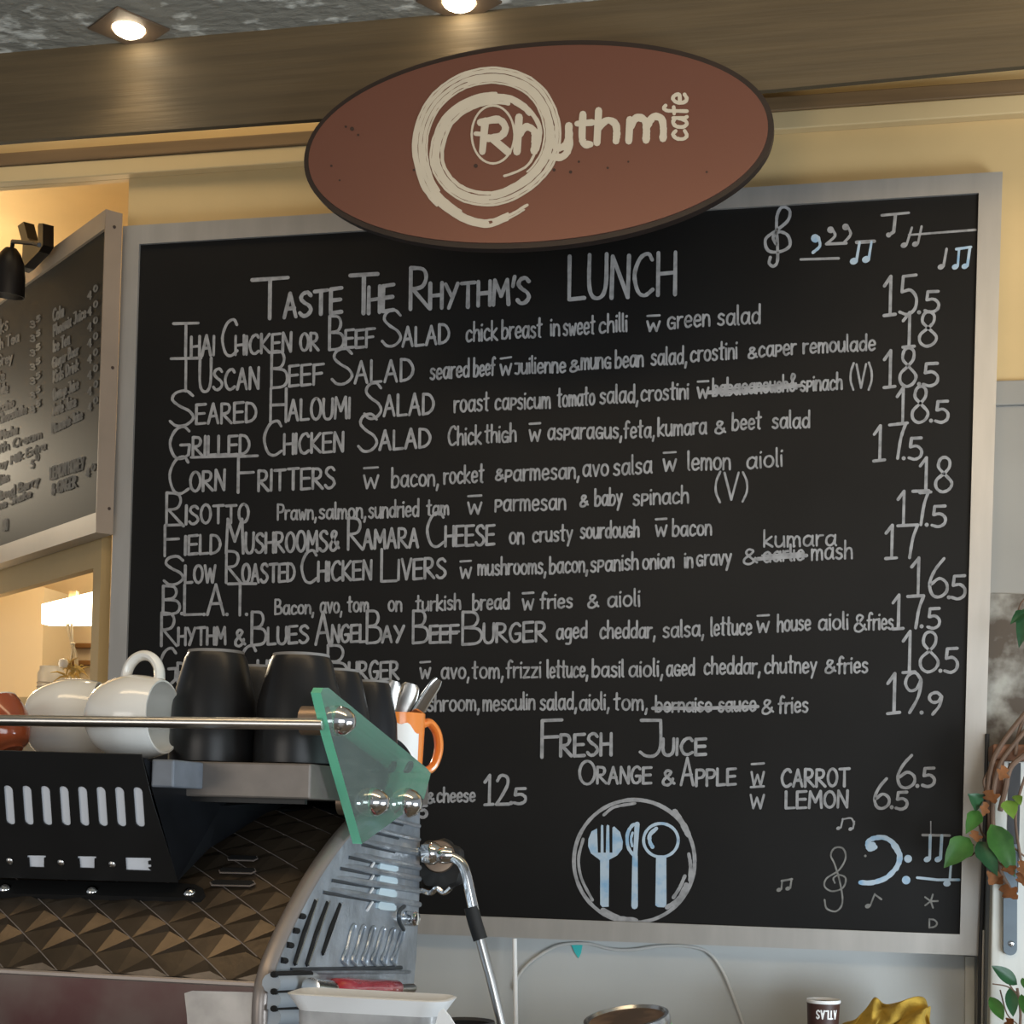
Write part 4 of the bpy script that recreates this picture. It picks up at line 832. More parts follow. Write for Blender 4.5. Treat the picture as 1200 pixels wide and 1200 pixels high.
for k, y in enumerate((1016, 1031, 1046, 1062)):
    o_ = 0.003; x0, x1_ = 446-k*.6, 467-k*.8
    pl = [ep(x, yy, o_) for x, yy in ((x0, y-4), (x0+2, y-5.5), (x1_-3, y-3), (x1_, y), (x1_, y+4), (x1_-2, y+5.5), (x0+2, y+4), (x0-1, y+2))]
    mc.part('pale_inset', bevel_all(prism(pl, (-0.003, 0, 0)), 0.0008, 1), M_pad, endp)
    mc.part('painted_glint', tube([ep(x0-8, y-5, .002), ep(x0-14, y+5, .002)], .0018, 6), M_white, endp)  # short white rod painting a glint onto the cast panel
for (xa, ya_), (xb, yb_) in (((368, 1056), (343, 1130)), ((382, 1058), (357, 1131)), ((397, 1060), (376, 1118))):
    mc.part('slot', tube([ep(xa, ya_, -.001), ep((xa+xb)/2-1, (ya_+yb_)/2, -.0005), ep(xb, yb_, -.001)], .0036, 8), M_slot, endp)
    mc.part('slot_rim', tube([ep(xa+4, ya_-2, .001), ep((xa+xb)/2+4, (ya_+yb_)/2, .001), ep(xb+4, yb_, .001)], .0016, 6), M_chrome, endp)
for k in range(6):
    x = 402+k*11.5; h0, h1 = 1084+k*1.2, 1131
    lp = crom([ep(*p, .0015) for p in ((x+4, h1), (x-1, h1-6), (x+4, (h0+h1)/2+4), (x+10, h0+4), (x+14, h0), (x+12, h0+12), (x+6, h1-12), (x+4, h1))], 4)
    mc.part('loop_rib', tube(lp, .0019, 6), M_cast, endp, smooth=True)
    mc.part('slot', tube([ep(x+7, h0+12, .0), ep(x+1, h1-10, .0)], .0022, 6), M_castd, endp)
for k, y in enumerate((1073, 1090, 1107, 1125)):
    x = 352-k*7; mc.part('slot', tube([ep(x-2, y, 0), ep(x+4, y+1, 0)], .0032, 8), M_slot, endp)
mc.part('slot', tube([ep(340, 1137, 0.0), ep(470, 1134, 0.0)], .0028, 8), M_castd, endp)
mc.part('loop_rib', tube([ep(335, 1140, 0.002), ep(480, 1139, 0.002)], .0022, 8), M_cast, endp)
kp = ep(474, 1076, 0)
kb = mc.part('knob', lathe([(0, .020), (.008, .019), (.010, .014), (.010, 0), (0, 0)], axis_matrix(kp, (1, -.15, 0)), 20), M_chrome, endp, smooth=True)
mc.part('crescent_washer', tube(crom([ep(*p, .006) for p in ((475, 1061), (468, 1068), (468, 1080), (474, 1091))], 5), [.001]+[.0028]*14+[.001], 8), M_castd, endp, smooth=True)
# drip rail roll at the foot of the end panel
b = bmesh.new()
for y, r in ((1152, .010), (1172, .010), (1192, .010)): add_tube(b, [ep(318, y, .006), ep(366, y-2, .006)], r, 12)
mc.part('drip_rail', b, mat('satin_rail', (.36, .40, .44), .5, .1), endp, smooth=True)
b = bmesh.new()
for y in (1142, 1162, 1182): add_tube(b, [ep(320, y, .010), ep(364, y-1, .010)], .0032, 8)
mc.part('drip_rail_gap', b, M_slot, endp, smooth=True)
# green glass end with three dome bolts
GX = -0.535
gv = [(377, 806), (371, 806), (368, 812), (380, 862), (398, 925), (416, 988), (424, 989), (497, 936), (505, 906), (500, 900)]
gp = [onX(x+8, y, GX) for x, y in gv[:3]]+[onX(x+8, y, GX) for x, y in gv[3:6]]+[onX(x, y, GX) for x, y in gv[6:]]
b = prism(gp, (-0.011, 0, 0)); b.faces.ensure_lookup_table()
for i, f in enumerate(b.faces): f.material_index = 0 if i < 2 else 1
gl_ = mc.part('glass_end', b, [M_glass, M_glass_edge])
for x, y, r in ((389, 845, .0165), (430, 940, .0165), (470, 941, .0185)):
    c = onX(x+6, y, GX); c.x = GX
    mc.part('dome_bolt', lathe([(0, .021), (r*.45, .019), (r*.8, .013), (r, .005), (r, 0), (0, 0)], axis_matrix(c, (1, 0, 0)), 28), M_chrome, gl_, smooth=True)
    mc.part('standoff', lathe([(0, 0), (r*.95, 0), (r*.95, -.028), (0, -.028)], axis_matrix(c-V((.011, 0, 0)), (1, 0, 0)), 24), M_bronze, gl_, smooth=True)
rl = onX(378, 848, GX)
mc.part('cup_rail', tube([V((XL, rl.y+.012, rl.z-0.002)), V((GX-0.004, rl.y+.012, rl.z))], 0.0062, 16), M_steel, smooth=True)
# steam valve knob and wand on the working side
kc = onY(515, 1014, 2.03)
kn = bmesh.new(); rr = (onY(545, 1014, 2.03)-onY(485, 1014, 2.03)).length/2
for k in range(48):
    pass
pro = [(0, -.028), (rr*.8, -.028), (rr, -.02), (rr, .0), (rr*.86, .006), (0, .006)]
add_lathe(kn, pro, axis_matrix(kc, (0.15, -1, 0.1)), 48)
for v in kn.verts:
    d = v.co-kc; a = math.atan2(d.z, d.x)
    if d.length > rr*.8: v.co = kc+d*(1+.05*math.cos(a*9))
kno = mc.part('steam_knob', kn, M_rubber, smooth=True)
mc.part('knob_cap', lathe([(0, .012), (rr*.58, .010), (rr*.62, .005), (0, .005)], axis_matrix(kc+V((0, -.002, rr*.32)), (0.15, -1, 0.1)), 32), M_bronze, kno, smooth=True)
b = bmesh.new()
add_tube(b, crom([onY(x, y, 2.0) for x, y in ((494, 1043), (505, 1046), (512, 1041), (520, 1046), (528, 1040))], 4), .004, 8)
mc.part('drain_fitting', b, M_chrome, kno, smooth=True)
SYw = 1.985
wp = crom([onY(x, y, SYw) for x, y in ((490, 998), (508, 999), (525, 1003), (539, 1010), (546, 1024), (551, 1046), (556, 1070))], 5)
wand = mc.part('steam_wand', tube(wp, .0072, 14), M_chrome, smooth=True)
mc.part('wand_joint', lathe([(0, -.016), (.012, -.014), (.0155, -.004), (.0155, .004), (.010, .012), (0, .014)], axis_matrix(onY(506, 1000, SYw), RIGHT), 20), M_chrome, wand, smooth=True)
mc.part('wand_joint', lathe([(0, -.012), (.010, -.01), (.012, 0), (.010, .01), (0, .012)], axis_matrix(onY(521, 1002, SYw), RIGHT), 16), M_chrome, wand, smooth=True)
mc.part('wand_grip', tube([onY(552, 1063, SYw), onY(557, 1082, SYw), onY(563, 1101, SYw)], .0098, 16), M_rubber, wand, smooth=True)
mc.part('wand_tip_pipe', tube([onY(562, 1098, SYw), onY(576, 1150, SYw), onY(594, 1225, SYw)], [.0066, .0064, .006], 14), M_steel, wand, smooth=True)
# red tap handle at the foot of the end panel
rh = onX(392, 1160, -0.525); 
b = bmesh.new(); rt = [onX(x, y, -0.525) for x, y in ((387, 1160), (392, 1160), (408, 1159), (430, 1158), (450, 1158), (464, 1158), (469, 1158))]
add_tube(b, rt, [.004, .0125, .0125, .0095, .010, .0095, .003], 16)
th = mc.part('tap_handle', b, M_red, smooth=True, label='red translucent plastic tap handle')
mc.part('tap_stem', tube([onX(364, 1157, -0.53), onX(388, 1160, -.527)], .010, 16), M_chrome, th, smooth=True)
mc.part('tap_spindle', tube([onX(466, 1159, -.526), onX(483, 1158, -.53)], .006, 12), M_steel, th, smooth=True)

# ------------------------------------------------------------------ cups on the tray
TZ = tray_z+0.0005
def black_cup_proto(h, r):
    t = r*.645
    outp = [(r*.955, 0), (r, .002), (r*.995, h*.18), (r*.94, h*.55), (t*1.19, h*.82), (t*1.08, h*.93), (t*.985, h*.975)]
    inn = [(t*.93, h*.9), (r*.87, h*.5), (r*.93, h*.15), (r*.955, 0)]
    return lathe(outp+[(t*.9, h*.97), (0, h*.965), (0, h*.93)]+inn, None, 48), lathe([(t*.985, h*.972), (t*.97, h*1.0), (t*.86, h*1.0), (t*.84, h*.966)], None, 48)
cup_meshes = {}
def black_cup(px, Y, ptop, rpx, lab):
    c = onY(px, 880, Y); zt_ = onY(px, ptop, Y).z; h = zt_-TZ
    r = (onY(px+rpx, 880, Y)-onY(px-rpx, 880, Y)).length/2
    t = Thing('black_cup', lab, 'cup', V((c.x, Y, TZ)), 'black cups upside down on the coffee machine')
    a, f = black_cup_proto(h, r)
    bd = t.part('cup_body', a, M_cup_black, smooth=True, local=True); t.part('foot_ring', f, M_cup_foot, bd, smooth=True, local=True)
black_cup(250, 1.645, 763, 48.5, 'upside-down black cup next to the white cups, front row of the tray')
black_cup(350, 1.645, 767, 50, 'upside-down black cup behind the tip of the green glass, front row of the tray')
black_cup(302, 1.765, 781, 42, 'black cup mostly hidden in the gap between the two front black cups')
black_cup(392, 1.765, 785, 40, 'black cup peeking out right behind the second front black cup')
black_cup(432, 1.862, 798, 33, 'lower black cup seen partly through the glass, closest to the orange mug')
def china_cup():
    h = .086
    o = [(0, 0.003), (.017, 0.003), (.018, 0.001), (.020, .001), (.0215, .004), (.033, .011), (.041, .026), (.0455, .045), (.0455, .060), (.0425, .076), (.0395, h)]
    i = [(.0375, h), (.040, .075), (.0425, .060), (.042, .045), (.037, .028), (.027, .016), (0, .012)]
    body = lathe(crom_prof(o)+i, None, 48)
    hd = bmesh.new(); n = 20
    pts = [V((.041, 0, .078))]+[V((.044+.024*math.sin(PI*k/n), 0, .058+.020*math.cos(PI*k/n))) for k in range(n+1)]+[V((.040, 0, .038))]
    add_tube(hd, pts, .0055, 10)
    for v in hd.verts: v.co.y *= 1.35
    return body, hd
def crom_prof(P):
    return P[:4]+[(q.x, q.y) for q in crom([V((a, b, 0)) for a, b in P[4:]], 4)]
def lying_cup(px, py, Y, axis, up, lab, mb, name='white_cup', sc=1.0, mh=None, grp='white cups lying on the coffee machine'):
    """axis: from foot to mouth; up: direction of the handle; centre of the bowl at px,py"""
    c = onY(px, py, Y)
    Mx = axis_matrix((0, 0, 0), axis, up); off = Mx @ (V((0, 0, -.045))*sc)
    t = Thing(name, lab, 'cup', c+off, grp)
    a, hnd = china_cup(); R_ = Mx @ Matrix.Scale(sc, 4)
    for q in (a, hnd): bmesh.ops.transform(q, matrix=R_, verts=q.verts)
    low = min(v.co.z for v in a.verts)
    t.o.location.z = TZ-low+.0003; t.loc = V(t.o.location)
    bd = t.part('cup_body', a, mb, smooth=True, local=True); t.part('handle', hnd, mh or mb, bd, smooth=True, local=True)
    return t
lying_cup(152, 836, 1.585, (1, -.06, .03), (-.1, .12, 1), 'white cup lying on its side with its mouth towards the black cups and handle up', M_china, sc=1.04)
lying_cup(78, 834, 1.69, (1, .22, .12), (0, 1, .1), 'white cup lying on its side between the brown cup and the other white cup', M_china, sc=1.09)
oc = lying_cup(2, 848, 1.59, (-.46, .12, .88), (-1, .2, -.2), 'orange-brown glazed cup with a pale rim tipped at the left edge of the tray', M_terra, name='brown_cup', sc=.72, grp='')
ob = [c for c in oc.o.children if c.name.startswith('cup_body')][0]
Mo = axis_matrix((0, 0, 0), (-.46, .12, .88), (-1, .2, -.2)) @ Matrix.Scale(.72, 4)
oc.part('pale_rim', lathe([(.0398, .0845), (.0392, .088), (.0382, .0882), (.0372, .0855)], Mo, 40), M_china, ob, smooth=True, local=True)

# orange mug with cutlery
MY = 1.90
MY = 1.972; mcn = onY(467, 905, MY); mr = (onY(498, 860, MY)-onY(441, 860, MY)).length/2; mh_ = onY(472, 836, MY).z-TZ
mug = Thing('orange_mug', 'orange mug with a white patch holding cutlery behind the glass end', 'mug', V((mcn.x, MY, TZ)))
bd = mug.part('mug_body', lathe([(0, 0), (mr*.86, 0), (mr*.92, .004), (mr*.95, mh_*.3), (mr, mh_*.85), (mr*1.0, mh_), (mr*.93, mh_), (mr*.92, mh_*.8), (mr*.87, .012), (0, .010)], None, 48), M_orange, smooth=True, local=True)
b = bmesh.new(); pts = crom([V((mr*.93, 0, mh_*.84)), V((mr*1.25, 0, mh_*.87)), V((mr*1.58, 0, mh_*.70)), V((mr*1.66, 0, mh_*.42)), V((mr*1.40, 0, mh_*.14)), V((mr*.9, 0, mh_*.06))], 6)
add_tube(b, pts, .0058, 12)
for v in b.verts: v.co.y *= 1.7
bmesh.ops.transform(b, matrix=Matrix.Rotation(.62, 4, 'Z'), verts=b.verts)
mug.part('handle', b, M_orange, bd, smooth=True, local=True)
b = bmesh.new(); n = 18; rows2 = []
for i in range(n+1):
    u = i/n; a = -2.4+1.95*u; top_ = .66+.18*math.sin(u*PI)+.035*math.sin(u*19); row = []
    for j in range(7):
        zz = mh_*(.10+(top_-.10)*j/6); rad = mr*(.945+.055*zz/mh_)+.0012; row.append(b.verts.new((rad*math.cos(a), rad*math.sin(a), zz)))
    rows2.append(row)
for A, B in zip(rows2, rows2[1:]):
    for j in range(6): b.faces.new((A[j], B[j], B[j+1], A[j+1]))
mug.part('white_patch', b, M_white, bd, smooth=True, local=True)
def utensil(name, pts, w, t, lab, m, flat):
    P = crom([onY(x, y, Yq) for x, y, Yq in pts], 5); b = bmesh.new(); n = len(P); rings = []
    for i, p in enumerate(P):
        d = (P[min(i+1, n-1)]-P[max(i-1, 0)]).normalized(); s = V(flat); s = (s-d*s.dot(d)).normalized(); u = d.cross(s)
        k = i/(n-1); ww = w*(.55+.45*math.sin(PI*min(1, .12+.62*k)) if k < .94 else .62)
        rings.append([b.verts.new(p+s*ww*math.cos(a)+u*t*math.sin(a)) for a in [2*PI*q/12 for q in range(12)]])
    for A, B in zip(rings, rings[1:]):
        for q in range(12): b.faces.new((A[q], A[(q+1) % 12], B[(q+1) % 12], B[q]))
    b.faces.new(rings[0][::-1]); b.faces.new(rings[-1])
    return single(name, b, m, lab, 'cutlery', 'cutlery standing in the orange mug', True)
utensil('knife', ((462, 895, MY), (480, 850, MY), (497, 822, MY), (514, 796, MY)), .0105, .0035, 'bright steel knife leaning right out of the orange mug', M_chrome, (1, .6, .6))
utensil('fork', ((456, 893, MY+.01), (468, 840, MY+.012), (477, 818, MY+.012), (482, 801, MY+.012)), .0135, .0025, 'wide grey fork handle in the middle of the orange mug', M_steel, (1, .2, 0))
utensil('spoon', ((448, 890, MY), (454, 840, MY), (458, 815, MY), (463, 798, MY)), .0105, .003, 'narrow grey spoon handle at the left of the orange mug', M_steel, (1, .2, 0))
# dark saucer leaning between the cups and the mug
sa = onY(463, 864, 1.872)
b = lathe([(0, 0), (.016, .001), (.023, .004), (.026, .007), (.025, .009), (.016, .004), (0, .003)], axis_matrix(V((sa.x, 1.872, TZ+.03)), (.80, -.30, .50)), 40)
lo = min(v.co.z for v in b.verts); bmesh.ops.translate(b, verts=b.verts, vec=(0, 0, TZ-lo))
single('saucer', b, M_cup_black, 'black saucer leaning in front of the orange mug', 'saucer', None, True)

# ------------------------------------------------------------------ items at the foot of the machine's end
w0, w1 = onY(343, 1173, 1.37), onY(531, 1171, 1.37)
cxu = (w0.x+w1.x)/2; hw = (w1.x-w0.x)/2; rz = w1.z
tub = Thing('plastic_tub', 'cloudy white plastic tub with a flared rim beside the coffee machine', 'tub', V((cxu, 1.37, ZB)))
def rr_loop(hx, hy, z, rad, n=6):
    out = []
    for sx, sy, a0 in ((1, 1, 0), (-1, 1, PI/2), (-1, -1, PI), (1, -1, 1.5*PI)):
        for k in range(n+1):
            a = a0+PI/2*k/n; out.append(V((sx*(hx-rad)+rad*math.cos(a), sy*(hy-rad)+rad*math.sin(a), z)))
    return out
def loft(loops, capb=True):
    b = bmesh.new(); R_ = [[b.verts.new(p) for p in l] for l in loops]
    for A, B in zip(R_, R_[1:]):
        for k in range(len(A)): b.faces.new((A[k], A[(k+1) % len(A)], B[(k+1) % len(B)], B[k]))
    if capb: b.faces.new(R_[0][::-1])
    return b, R_
hz = rz-ZB
b, R_ = loft([rr_loop(hw*.80, .020, 0, .016), rr_loop(hw*.83, .022, hz*.5, .016), rr_loop(hw*.87, .024, hz-.012, .016), rr_loop(hw*.85, .022, hz-.012, .016), rr_loop(hw*.79, .018, .004, .016)])
b.faces.new(R_[-1])
tbd = tub.part('tub_body', b, M_clear, smooth=True, local=True)
b, R_ = loft([rr_loop(hw*.86, .0235, hz-.016, .016), rr_loop(hw*.98, .029, hz-.002, .018), rr_loop(hw, .030, hz, .018), rr_loop(hw*.97, .028, hz+.001, .017), rr_loop(hw*.85, .022, hz-.012, .016)], False)
tub.part('rim', b, M_white, tbd, smooth=True, local=True)
bb = bmesh.new(); add_prism(bb, [onY(x, y, 1.31) for x, y in ((503, 1360), (506, 1215), (514, 1186), (519, 1182), (527, 1192), (541, 1215), (548, 1360))], (0, .004, 0))
low = min(v.co.z for v in bb.verts)
for v in bb.verts:
    if v.co.z < ZB+.03: v.co.z = ZB
single('napkin', bb, M_white, 'folded white paper corner in front of the plastic tub', 'napkin')
tn = V((onY(548, 1197, 1.72).x, 1.72, ZB)); tz = onY(535, 1189, 1.72).z
tg = Thing('milk_jug', 'white jug with a dark lip right of the folded paper', 'jug', tn)
hj2 = tz-ZB-.012
tg.part('jug_body', lathe([(0, 0), (.032, 0), (.036, .006), (.036, hj2*.6), (.030, hj2*.9), (.028, hj2)], Matrix.Identity(4), 32), M_white, smooth=True, local=True)
tg.part('lip', lathe([(.030, hj2-.004), (.033, hj2), (.031, hj2+.006), (.026, hj2+.003), (.027, hj2-.004)], Matrix.Identity(4), 32), M_dark, smooth=True, local=True)

# ------------------------------------------------------------------ wall below the board
st0 = onY(603, 1100, 3.60)
single('white_rod', tube([V((st0.x+.012, 3.59, .9301)), V((st0.x, 3.60, st0.z))], .0055, 10), M_white, 'thin white rod standing against the wall right of the steam wand', 'rod')
CYb = WY-0.006
cp = crom([onY(x, y, CYb) for x, y in ((603, 1160), (608, 1143), (622, 1127), (645, 1112), (662, 1106.5), (690, 1106), (715, 1112), (740, 1113), (770, 1109), (800, 1108.5), (828, 1115), (845, 1135), (858, 1165), (872, 1205), (885, 1260))], 6)
single('wall_cable', tube(cp, .0038, 8), M_cable, 'pale cable looping along the wall under the lunch menu board', 'cable', None, True)
b = prism([onY(x, y, WY-.0015) for x, y in ((668, 1104), (683, 1106), (681, 1117), (678, 1123), (674, 1117))], (0, -.0012, 0))
single('tape_scrap', b, M_teal, 'scrap of teal tape on the wall below the plate drawing', 'tape')
# tin with tilted lid
LYt = 3.05; lc_ = onY(736, 1196, LYt); lr = (onY(787, 1190, LYt)-onY(684, 1190, LYt)).length/2
tin = Thing('lidded_tin', 'wide tin with a stained brown lid on the back bench', 'tin', V((lc_.x, LYt, .9305)))
lz = lc_.z-.9305-.03
tin.part('tin_body', lathe([(0, 0), (lr*.93, 0), (lr*.95, .004), (lr*.95, lz), (0, lz)], Matrix.Translation((0, 0, 0)), 40), M_tin, smooth=True, local=True)
ML = Matrix.Translation((0, 0, lz+.012)) @ Euler((math.radians(9.5), math.radians(-8), 0)).to_matrix().to_4x4()
ld = tin.part('lid', lathe([(0, .022), (lr*.86, .022)], ML, 48), M_lid, smooth=True, local=True)
tin.part('lid_rim', lathe([(lr*.85, .0215), (lr*.90, .028), (lr*.97, .027), (lr, .018), (lr*.99, .004), (lr*.9, .004)], ML, 48), M_tin, ld, smooth=True, local=True)
tin.part('green_band', lathe([(lr*.985, .004), (lr*1.003, .002), (lr*1.003, -.006), (lr*.97, -.006)], ML, 48), M_green, ld, smooth=True, local=True)
# paper cup with its lettering
PC = 3.38; pcc = onY(965, 1175, PC); ptr = (onY(984, 1175, PC)-onY(944, 1175, PC)).length/2; ph = onY(965, 1172, PC).z-.9305
pc_ = Thing('paper_cup', 'brown paper cup with white lettering on the back bench', 'cup', V((pcc.x, PC, .9305)))
pb_ = pc_.part('cup_body', lathe([(0, 0), (ptr*.78, 0), (ptr*.98, ph-.004), (ptr*.92, ph-.004), (ptr*.73, .006), (0, .006)], None, 40), M_pcup, smooth=True, local=True)
pc_.part('rim', lathe([(ptr*.97, ph-.006), (ptr*1.02, ph-.002), (ptr*.99, ph+.002), (ptr*.93, ph-.002), (ptr*.93, ph-.02)], None, 40), M_white, pb_, smooth=True, local=True)
b = bmesh.new(); let = {'A': GP['A'], 'T': GP['T'], 'L': GP['L'], 'S': GP['S']}
class CupPen(Pen):
    pass
def cproj(x, y):   # x: arc (m), y: height (m) on the cup wall
    r = ptr*(.78+.2*y/ph)+.0006; a = -PI/2+.22+x/r; return V((r*math.cos(a), r*math.sin(a), y))
cpn = CupPen(lambda x, y: cproj(x/1000, y/1000), (0, -1, 0))
xx = 24.0; hh = 17.0
for ch in 'ATLAS':         # printed the other way up on this cup
    gw, stx = GP[ch]
    for pl in stx: cpn.stroke([(xx-p.x*15, (ph*1000-36)+(1-p.y)*hh) for p in pl], 3.2)
    xx -= gw*15+3.2
pc_.part('lettering', cpn.bm, M_white, pb_, local=True)
# yellow cloth
yc = onY(1040, 1195, 3.42)
b = bmesh.new(); n = 34; gr = []
oy = [(985, 1203), (1000, 1193), (1018, 1178), (1028, 1169), (1040, 1174), (1060, 1171), (1083, 1168), (1087, 1176), (1091, 1184), (1087, 1195), (1085, 1206)]
fr_ = crom([onY(x, y, 3.44) for x, y in oy], 3); m_ = len(fr_)
random.seed(11)
for i, p in enumerate(fr_):
    row = []
    for j in range(14):
        t = j/13; zz = .9315+(p.z-.9315)*(1-t**1.6); yy = 3.44-.17*t+.02*math.sin(i*1.1+j*.8)+.012*math.sin(i*.45-j*1.7)
        row.append(b.verts.new((p.x+.022*math.sin(j*.9+i*.35)*t, yy, max(.9312, zz+.012*math.sin(i*.8+j*1.3)*(1-t)*min(1, j)))))
    gr.append(row)
for A, B in zip(gr, gr[1:]):
    for j in range(13): b.faces.new((A[j], B[j], B[j+1], A[j+1]))
bk_ = []
for i, row in enumerate(gr): bk_.append([row[0], b.verts.new(row[0].co+V((0, .04, -.03))), b.verts.new(V((row[0].co.x, 3.53, .9315)))])
for A, B in zip(bk_, bk_[1:]):
    for j in range(2): b.faces.new((A[j], A[j+1], B[j+1], B[j]))
cl = single('cleaning_cloth', b, M_yellow, 'crumpled yellow cleaning cloth heaped beside the paper cup', 'cloth', None, True)
sd = cl.modifiers.new('sub', 'SUBSURF'); sd.levels = 1; sd.render_levels = 2

# ------------------------------------------------------------------ right edge: panel of painted glass reflections, post, cables, vine
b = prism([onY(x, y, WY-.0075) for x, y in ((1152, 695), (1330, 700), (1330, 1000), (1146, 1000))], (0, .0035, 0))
single('reflection_panel', b, M_glass_reflections, 'panel with painted brown and grey glass reflections right of the lunch menu', 'panel')
PYp = 3.50
a0_, a1_ = onY(1166, 900, PYp), onY(1240, 900, PYp)
a2_ = onY(1160, 1200, PYp)
b = box((a0_.x, PYp, 0), (a1_.x+.12, PYp+.06, onY(1180, 892, PYp).z), .004)
pst = Thing('white_post', 'weathered white post at the right edge behind the vine', 'post', V(((a0_.x+a1_.x+.12)/2, PYp+.03, 0)))
pb2 = pst.part('post_board', b, M_post)
g0, g1 = onY(1182, 894, PYp), onY(1193, 1046, PYp)
pst.part('dark_gap', box((g0.x, PYp-.0015, g1.z), (g1.x, PYp, g0.z)), M_dark, pb2)
b = bmesh.new(); r0 = onY(1163, 872, PYp-.02); r1 = onY(1163, 891, PYp-.02)
add_box(b, (r0.x, PYp-.03, r1.z), (a1_.x+.12, PYp+.08, r0.z), .004)
add_box(b, (r0.x, PYp-.03, onY(1163, 932, PYp-.03).z), (onY(1177, 900, PYp-.03).x, PYp-.001, r1.z), .004)
single('wooden_bracket', b, M_wood, 'red-brown wooden bracket capping the white post', 'bracket')
b = bmesh.new(); c0, c1 = onY(1184, 1000, PYp-.014), onY(1184, 1112, PYp-.014); hwd = (onY(1192, 1080, PYp)-onY(1176, 1080, PYp)).length/2
pl = [V((c0.x+hwd, 0, c0.z+.02)), V((c0.x-hwd, 0, c0.z+.02))]+[V((c1.x-hwd*math.cos(a), 0, c1.z-hwd*math.sin(a))) for a in [PI*k/12 for k in range(13)]]
add_prism(b, [V((p.x, PYp-.012, p.z)) for p in pl], (0, .012, 0))
stp = Thing('metal_strap', 'blue-grey metal strap screwed to the white post below the vine', 'strap', V((c1.x, PYp, c1.z-hwd)))
sb_ = stp.part('strap_plate', bevel_all(b, .003, 2), M_strap, smooth=True)
stp.part('screw', lathe([(0, .004), (.005, .003), (.007, 0)], axis_matrix(onY(1185, 1106, PYp-.012), (0, -1, 0)), 14), M_chrome, sb_, smooth=True)
for i, (pts, r, m, lab) in enumerate((
    (((1157, 860), (1155, 940), (1152, 1040), (1149, 1120), (1147, 1290)), .005, M_dark, 'thick black cable hugging the frame edge of the lunch menu'),
    (((1163, 880), (1162, 960), (1160, 1050), (1159, 1130), (1158, 1290)), .010, mat('grey_conduit', (.16, .18, .20), .45), 'dark blue-grey conduit running down beside the white post'),
    (((1152, 1090), (1151, 1140), (1149, 1290)), .004, M_cable, 'thin pale wire between the black cable and the conduit'))):
    single('cable' if i != 1 else 'conduit', tube(crom([onY(x, y, PYp+.09) for x, y in pts], 6), r, 12), m, lab, 'cable', 'cables beside the white post', True)
e_ = [onY(x, y, WY-.012) for x, y in ((1131, 1121), (1142, 1121), (1142, 1300), (1131, 1300))]
struct('trim_corner', prism(e_, (0, .012, 0)), M_post)
def leaf_bm(L, W, kind, bend):
    b = bmesh.new(); n = 8
    if kind == 'ivy': wf = lambda t: math.sin(PI*min(1, t*1.05))**.7*(1-.35*t)*(1.15 if t < .45 else .95)
    elif kind == 'dry': wf = lambda t: math.sin(PI*t)**.6*(.8+.35*math.sin(t*14))
    else: wf = lambda t: math.sin(PI*t)**.8*(1-.2*t)
    rows_ = []
    for i in range(n+1):
        t = i/n; w = max(.02, wf(t))*W/2; zz = bend*L*(t*t)
        rows_.append([b.verts.new((k*w, t*L, zz+abs(k)*w*.28)) for k in (-1, -.5, 0, .5, 1)])
    for A, B in zip(rows_, rows_[1:]):
        for k in range(4): b.faces.new((A[k], A[k+1], B[k+1], B[k]))
    bmesh.ops.solidify(b, geom=b.faces[:], thickness=.0006)
    return b
def add_leaf(th, base, tip, Yb, W, m, kind='ivy', bend=-.25, face=None, dy=-.03):
    p = onY(*base, Yb); q = onY(*tip, Yb+dy); d = q-p; L = d.length
    fc_ = V(face) if face else V((.1, -1, .35))
    z = (fc_-d.normalized()*fc_.dot(d.normalized())).normalized(); x = d.normalized().cross(z)
    wpx = (onY(600+W, 900, Yb)-onY(600, 900, Yb)).length
    b = leaf_bm(L, wpx, kind, bend)
    Mx = Matrix(((x.x, d.normalized().x, z.x, p.x), (x.y, d.normalized().y, z.y, p.y), (x.z, d.normalized().z, z.z, p.z), (0, 0, 0, 1)))
    bmesh.ops.transform(b, matrix=Mx, verts=b.verts)
    th.part('leaf' if kind != 'dry' else 'dry_leaf', b, m, smooth=True)
VY = 3.44
vine = Thing('ivy_vine', 'climbing vine with green and dry leaves trailing over the right frame of the lunch menu', 'plant', onY(1180, 1060, VY))
for pts, r in ((((1215, 820), (1190, 850), (1170, 878), (1161, 900), (1158, 930), (1160, 960), (1158, 1000)), .0055),
               (((1222, 835), (1200, 858), (1175, 890), (1166, 915), (1163, 950), (1166, 990), (1172, 1020), (1185, 1045)), .005),
               (((1225, 800), (1205, 830), (1193, 862), (1190, 885)), .004), (((1220, 870), (1200, 885), (1184, 900), (1178, 925), (1172, 950)), .006),
               (((1205, 900), (1195, 930), (1190, 960), (1195, 1000), (1200, 1030)), .003), (((1158, 905), (1153, 915), (1155, 925), (1158, 930)), .003),
               (((1160, 940), (1152, 955), (1147, 968)), .002), (((1147, 962), (1150, 975), (1158, 985), (1166, 1000), (1172, 1012), (1190, 1020)), .0022),
               (((1157, 990), (1146, 996), (1137, 1003), (1134, 993), (1141, 990)), .002), (((1185, 990), (1196, 1000), (1210, 1010)), .002), (((1215, 690), (1198, 705), (1192, 720)), .002)):
    b = tube(crom([onY(x, y, VY+.02+random.uniform(-.01, .01)) for x, y in pts], 5), r, 8); vine.part('stem', b, M_stem, smooth=True)
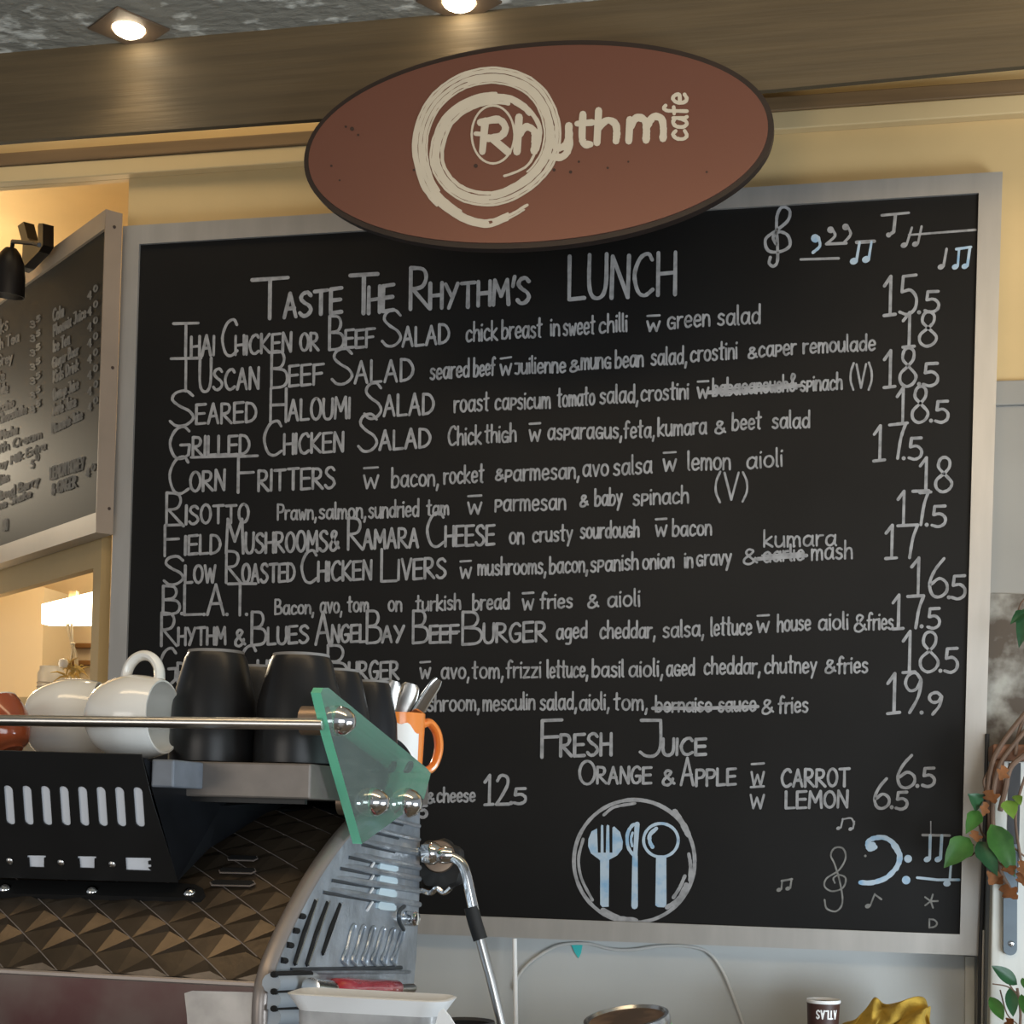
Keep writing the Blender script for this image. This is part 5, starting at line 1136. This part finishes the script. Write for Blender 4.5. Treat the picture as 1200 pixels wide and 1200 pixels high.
Lf = [((1149, 945), (1138, 931), 22, M_leafd, 'ivy', -.2), ((1147, 950), (1133, 975), 19, M_leaf, 'ivy', -.15), ((1136, 982), (1108, 1014), 30, M_leaf, 'ivy', -.2), ((1146, 986), (1170, 1024), 24, M_leafd, 'ivy', -.15),
      ((1161, 966), (1192, 1024), 30, M_leaf, 'ivy', -.2), ((1180, 938), (1188, 958), 20, M_leaf2, 'ivy', -.1), ((1190, 932), (1196, 942), 12, M_leaf2, 'ivy', -.1), ((1203, 712), (1196, 755), 20, M_leafd, 'ivy', -.2), ((1200, 716), (1186, 728), 12, M_leafd, 'ivy', -.2)]
for bs, tp, w, m, k, bd_ in Lf: add_leaf(vine, bs, tp, VY-.02, w, m, k, bd_)
for bs, tp, w in (((1156, 926), (1166, 944), 19), ((1156, 940), (1150, 958), 12), ((1141, 973), (1144, 989), 15), ((1176, 1010), (1187, 1028), 17), ((1169, 1020), (1157, 1038), 20), ((1162, 1028), (1176, 1038), 15), ((1173, 1038), (1193, 1056), 19), ((1197, 1008), (1202, 1032), 17), ((1194, 1022), (1202, 1042), 16), ((1178, 898), (1170, 916), 16)):
    add_leaf(vine, bs, tp, VY-.02, w, M_dead, 'dry', .12, (.25, -1, .1))
shb = Thing('young_plant', 'small green-leaved plant below the metal strap at the lower right corner', 'plant', onY(1190, 1290, VY))
for pts, r in ((((1190, 1290), (1192, 1240), (1196, 1190), (1192, 1158)), .003), (((1194, 1165), (1180, 1156), (1163, 1153)), .0016), (((1192, 1200), (1180, 1188), (1172, 1160)), .0016), (((1194, 1170), (1180, 1150), (1168, 1140)), .0016), (((1192, 1240), (1205, 1200)), .002)):
    shb.part('stem', tube(crom([onY(x, y, VY) for x, y in pts], 4), r, 6), M_stem, smooth=True)
for bs, tp, w, m in (((1192, 1154), (1165, 1132), 17, M_leafd), ((1183, 1158), (1188, 1190), 15, M_leafd), ((1160, 1168), (1176, 1194), 16, M_leaf), ((1197, 1165), (1200, 1186), 10, M_leaf), ((1198, 1146), (1204, 1160), 9, M_leaf)):
    add_leaf(shb, bs, tp, VY-.015, w, m, 'plain', -.12)
add_leaf(shb, (1178, 1203), (1192, 1191), VY-.015, 12, M_dead, 'dry', .3)
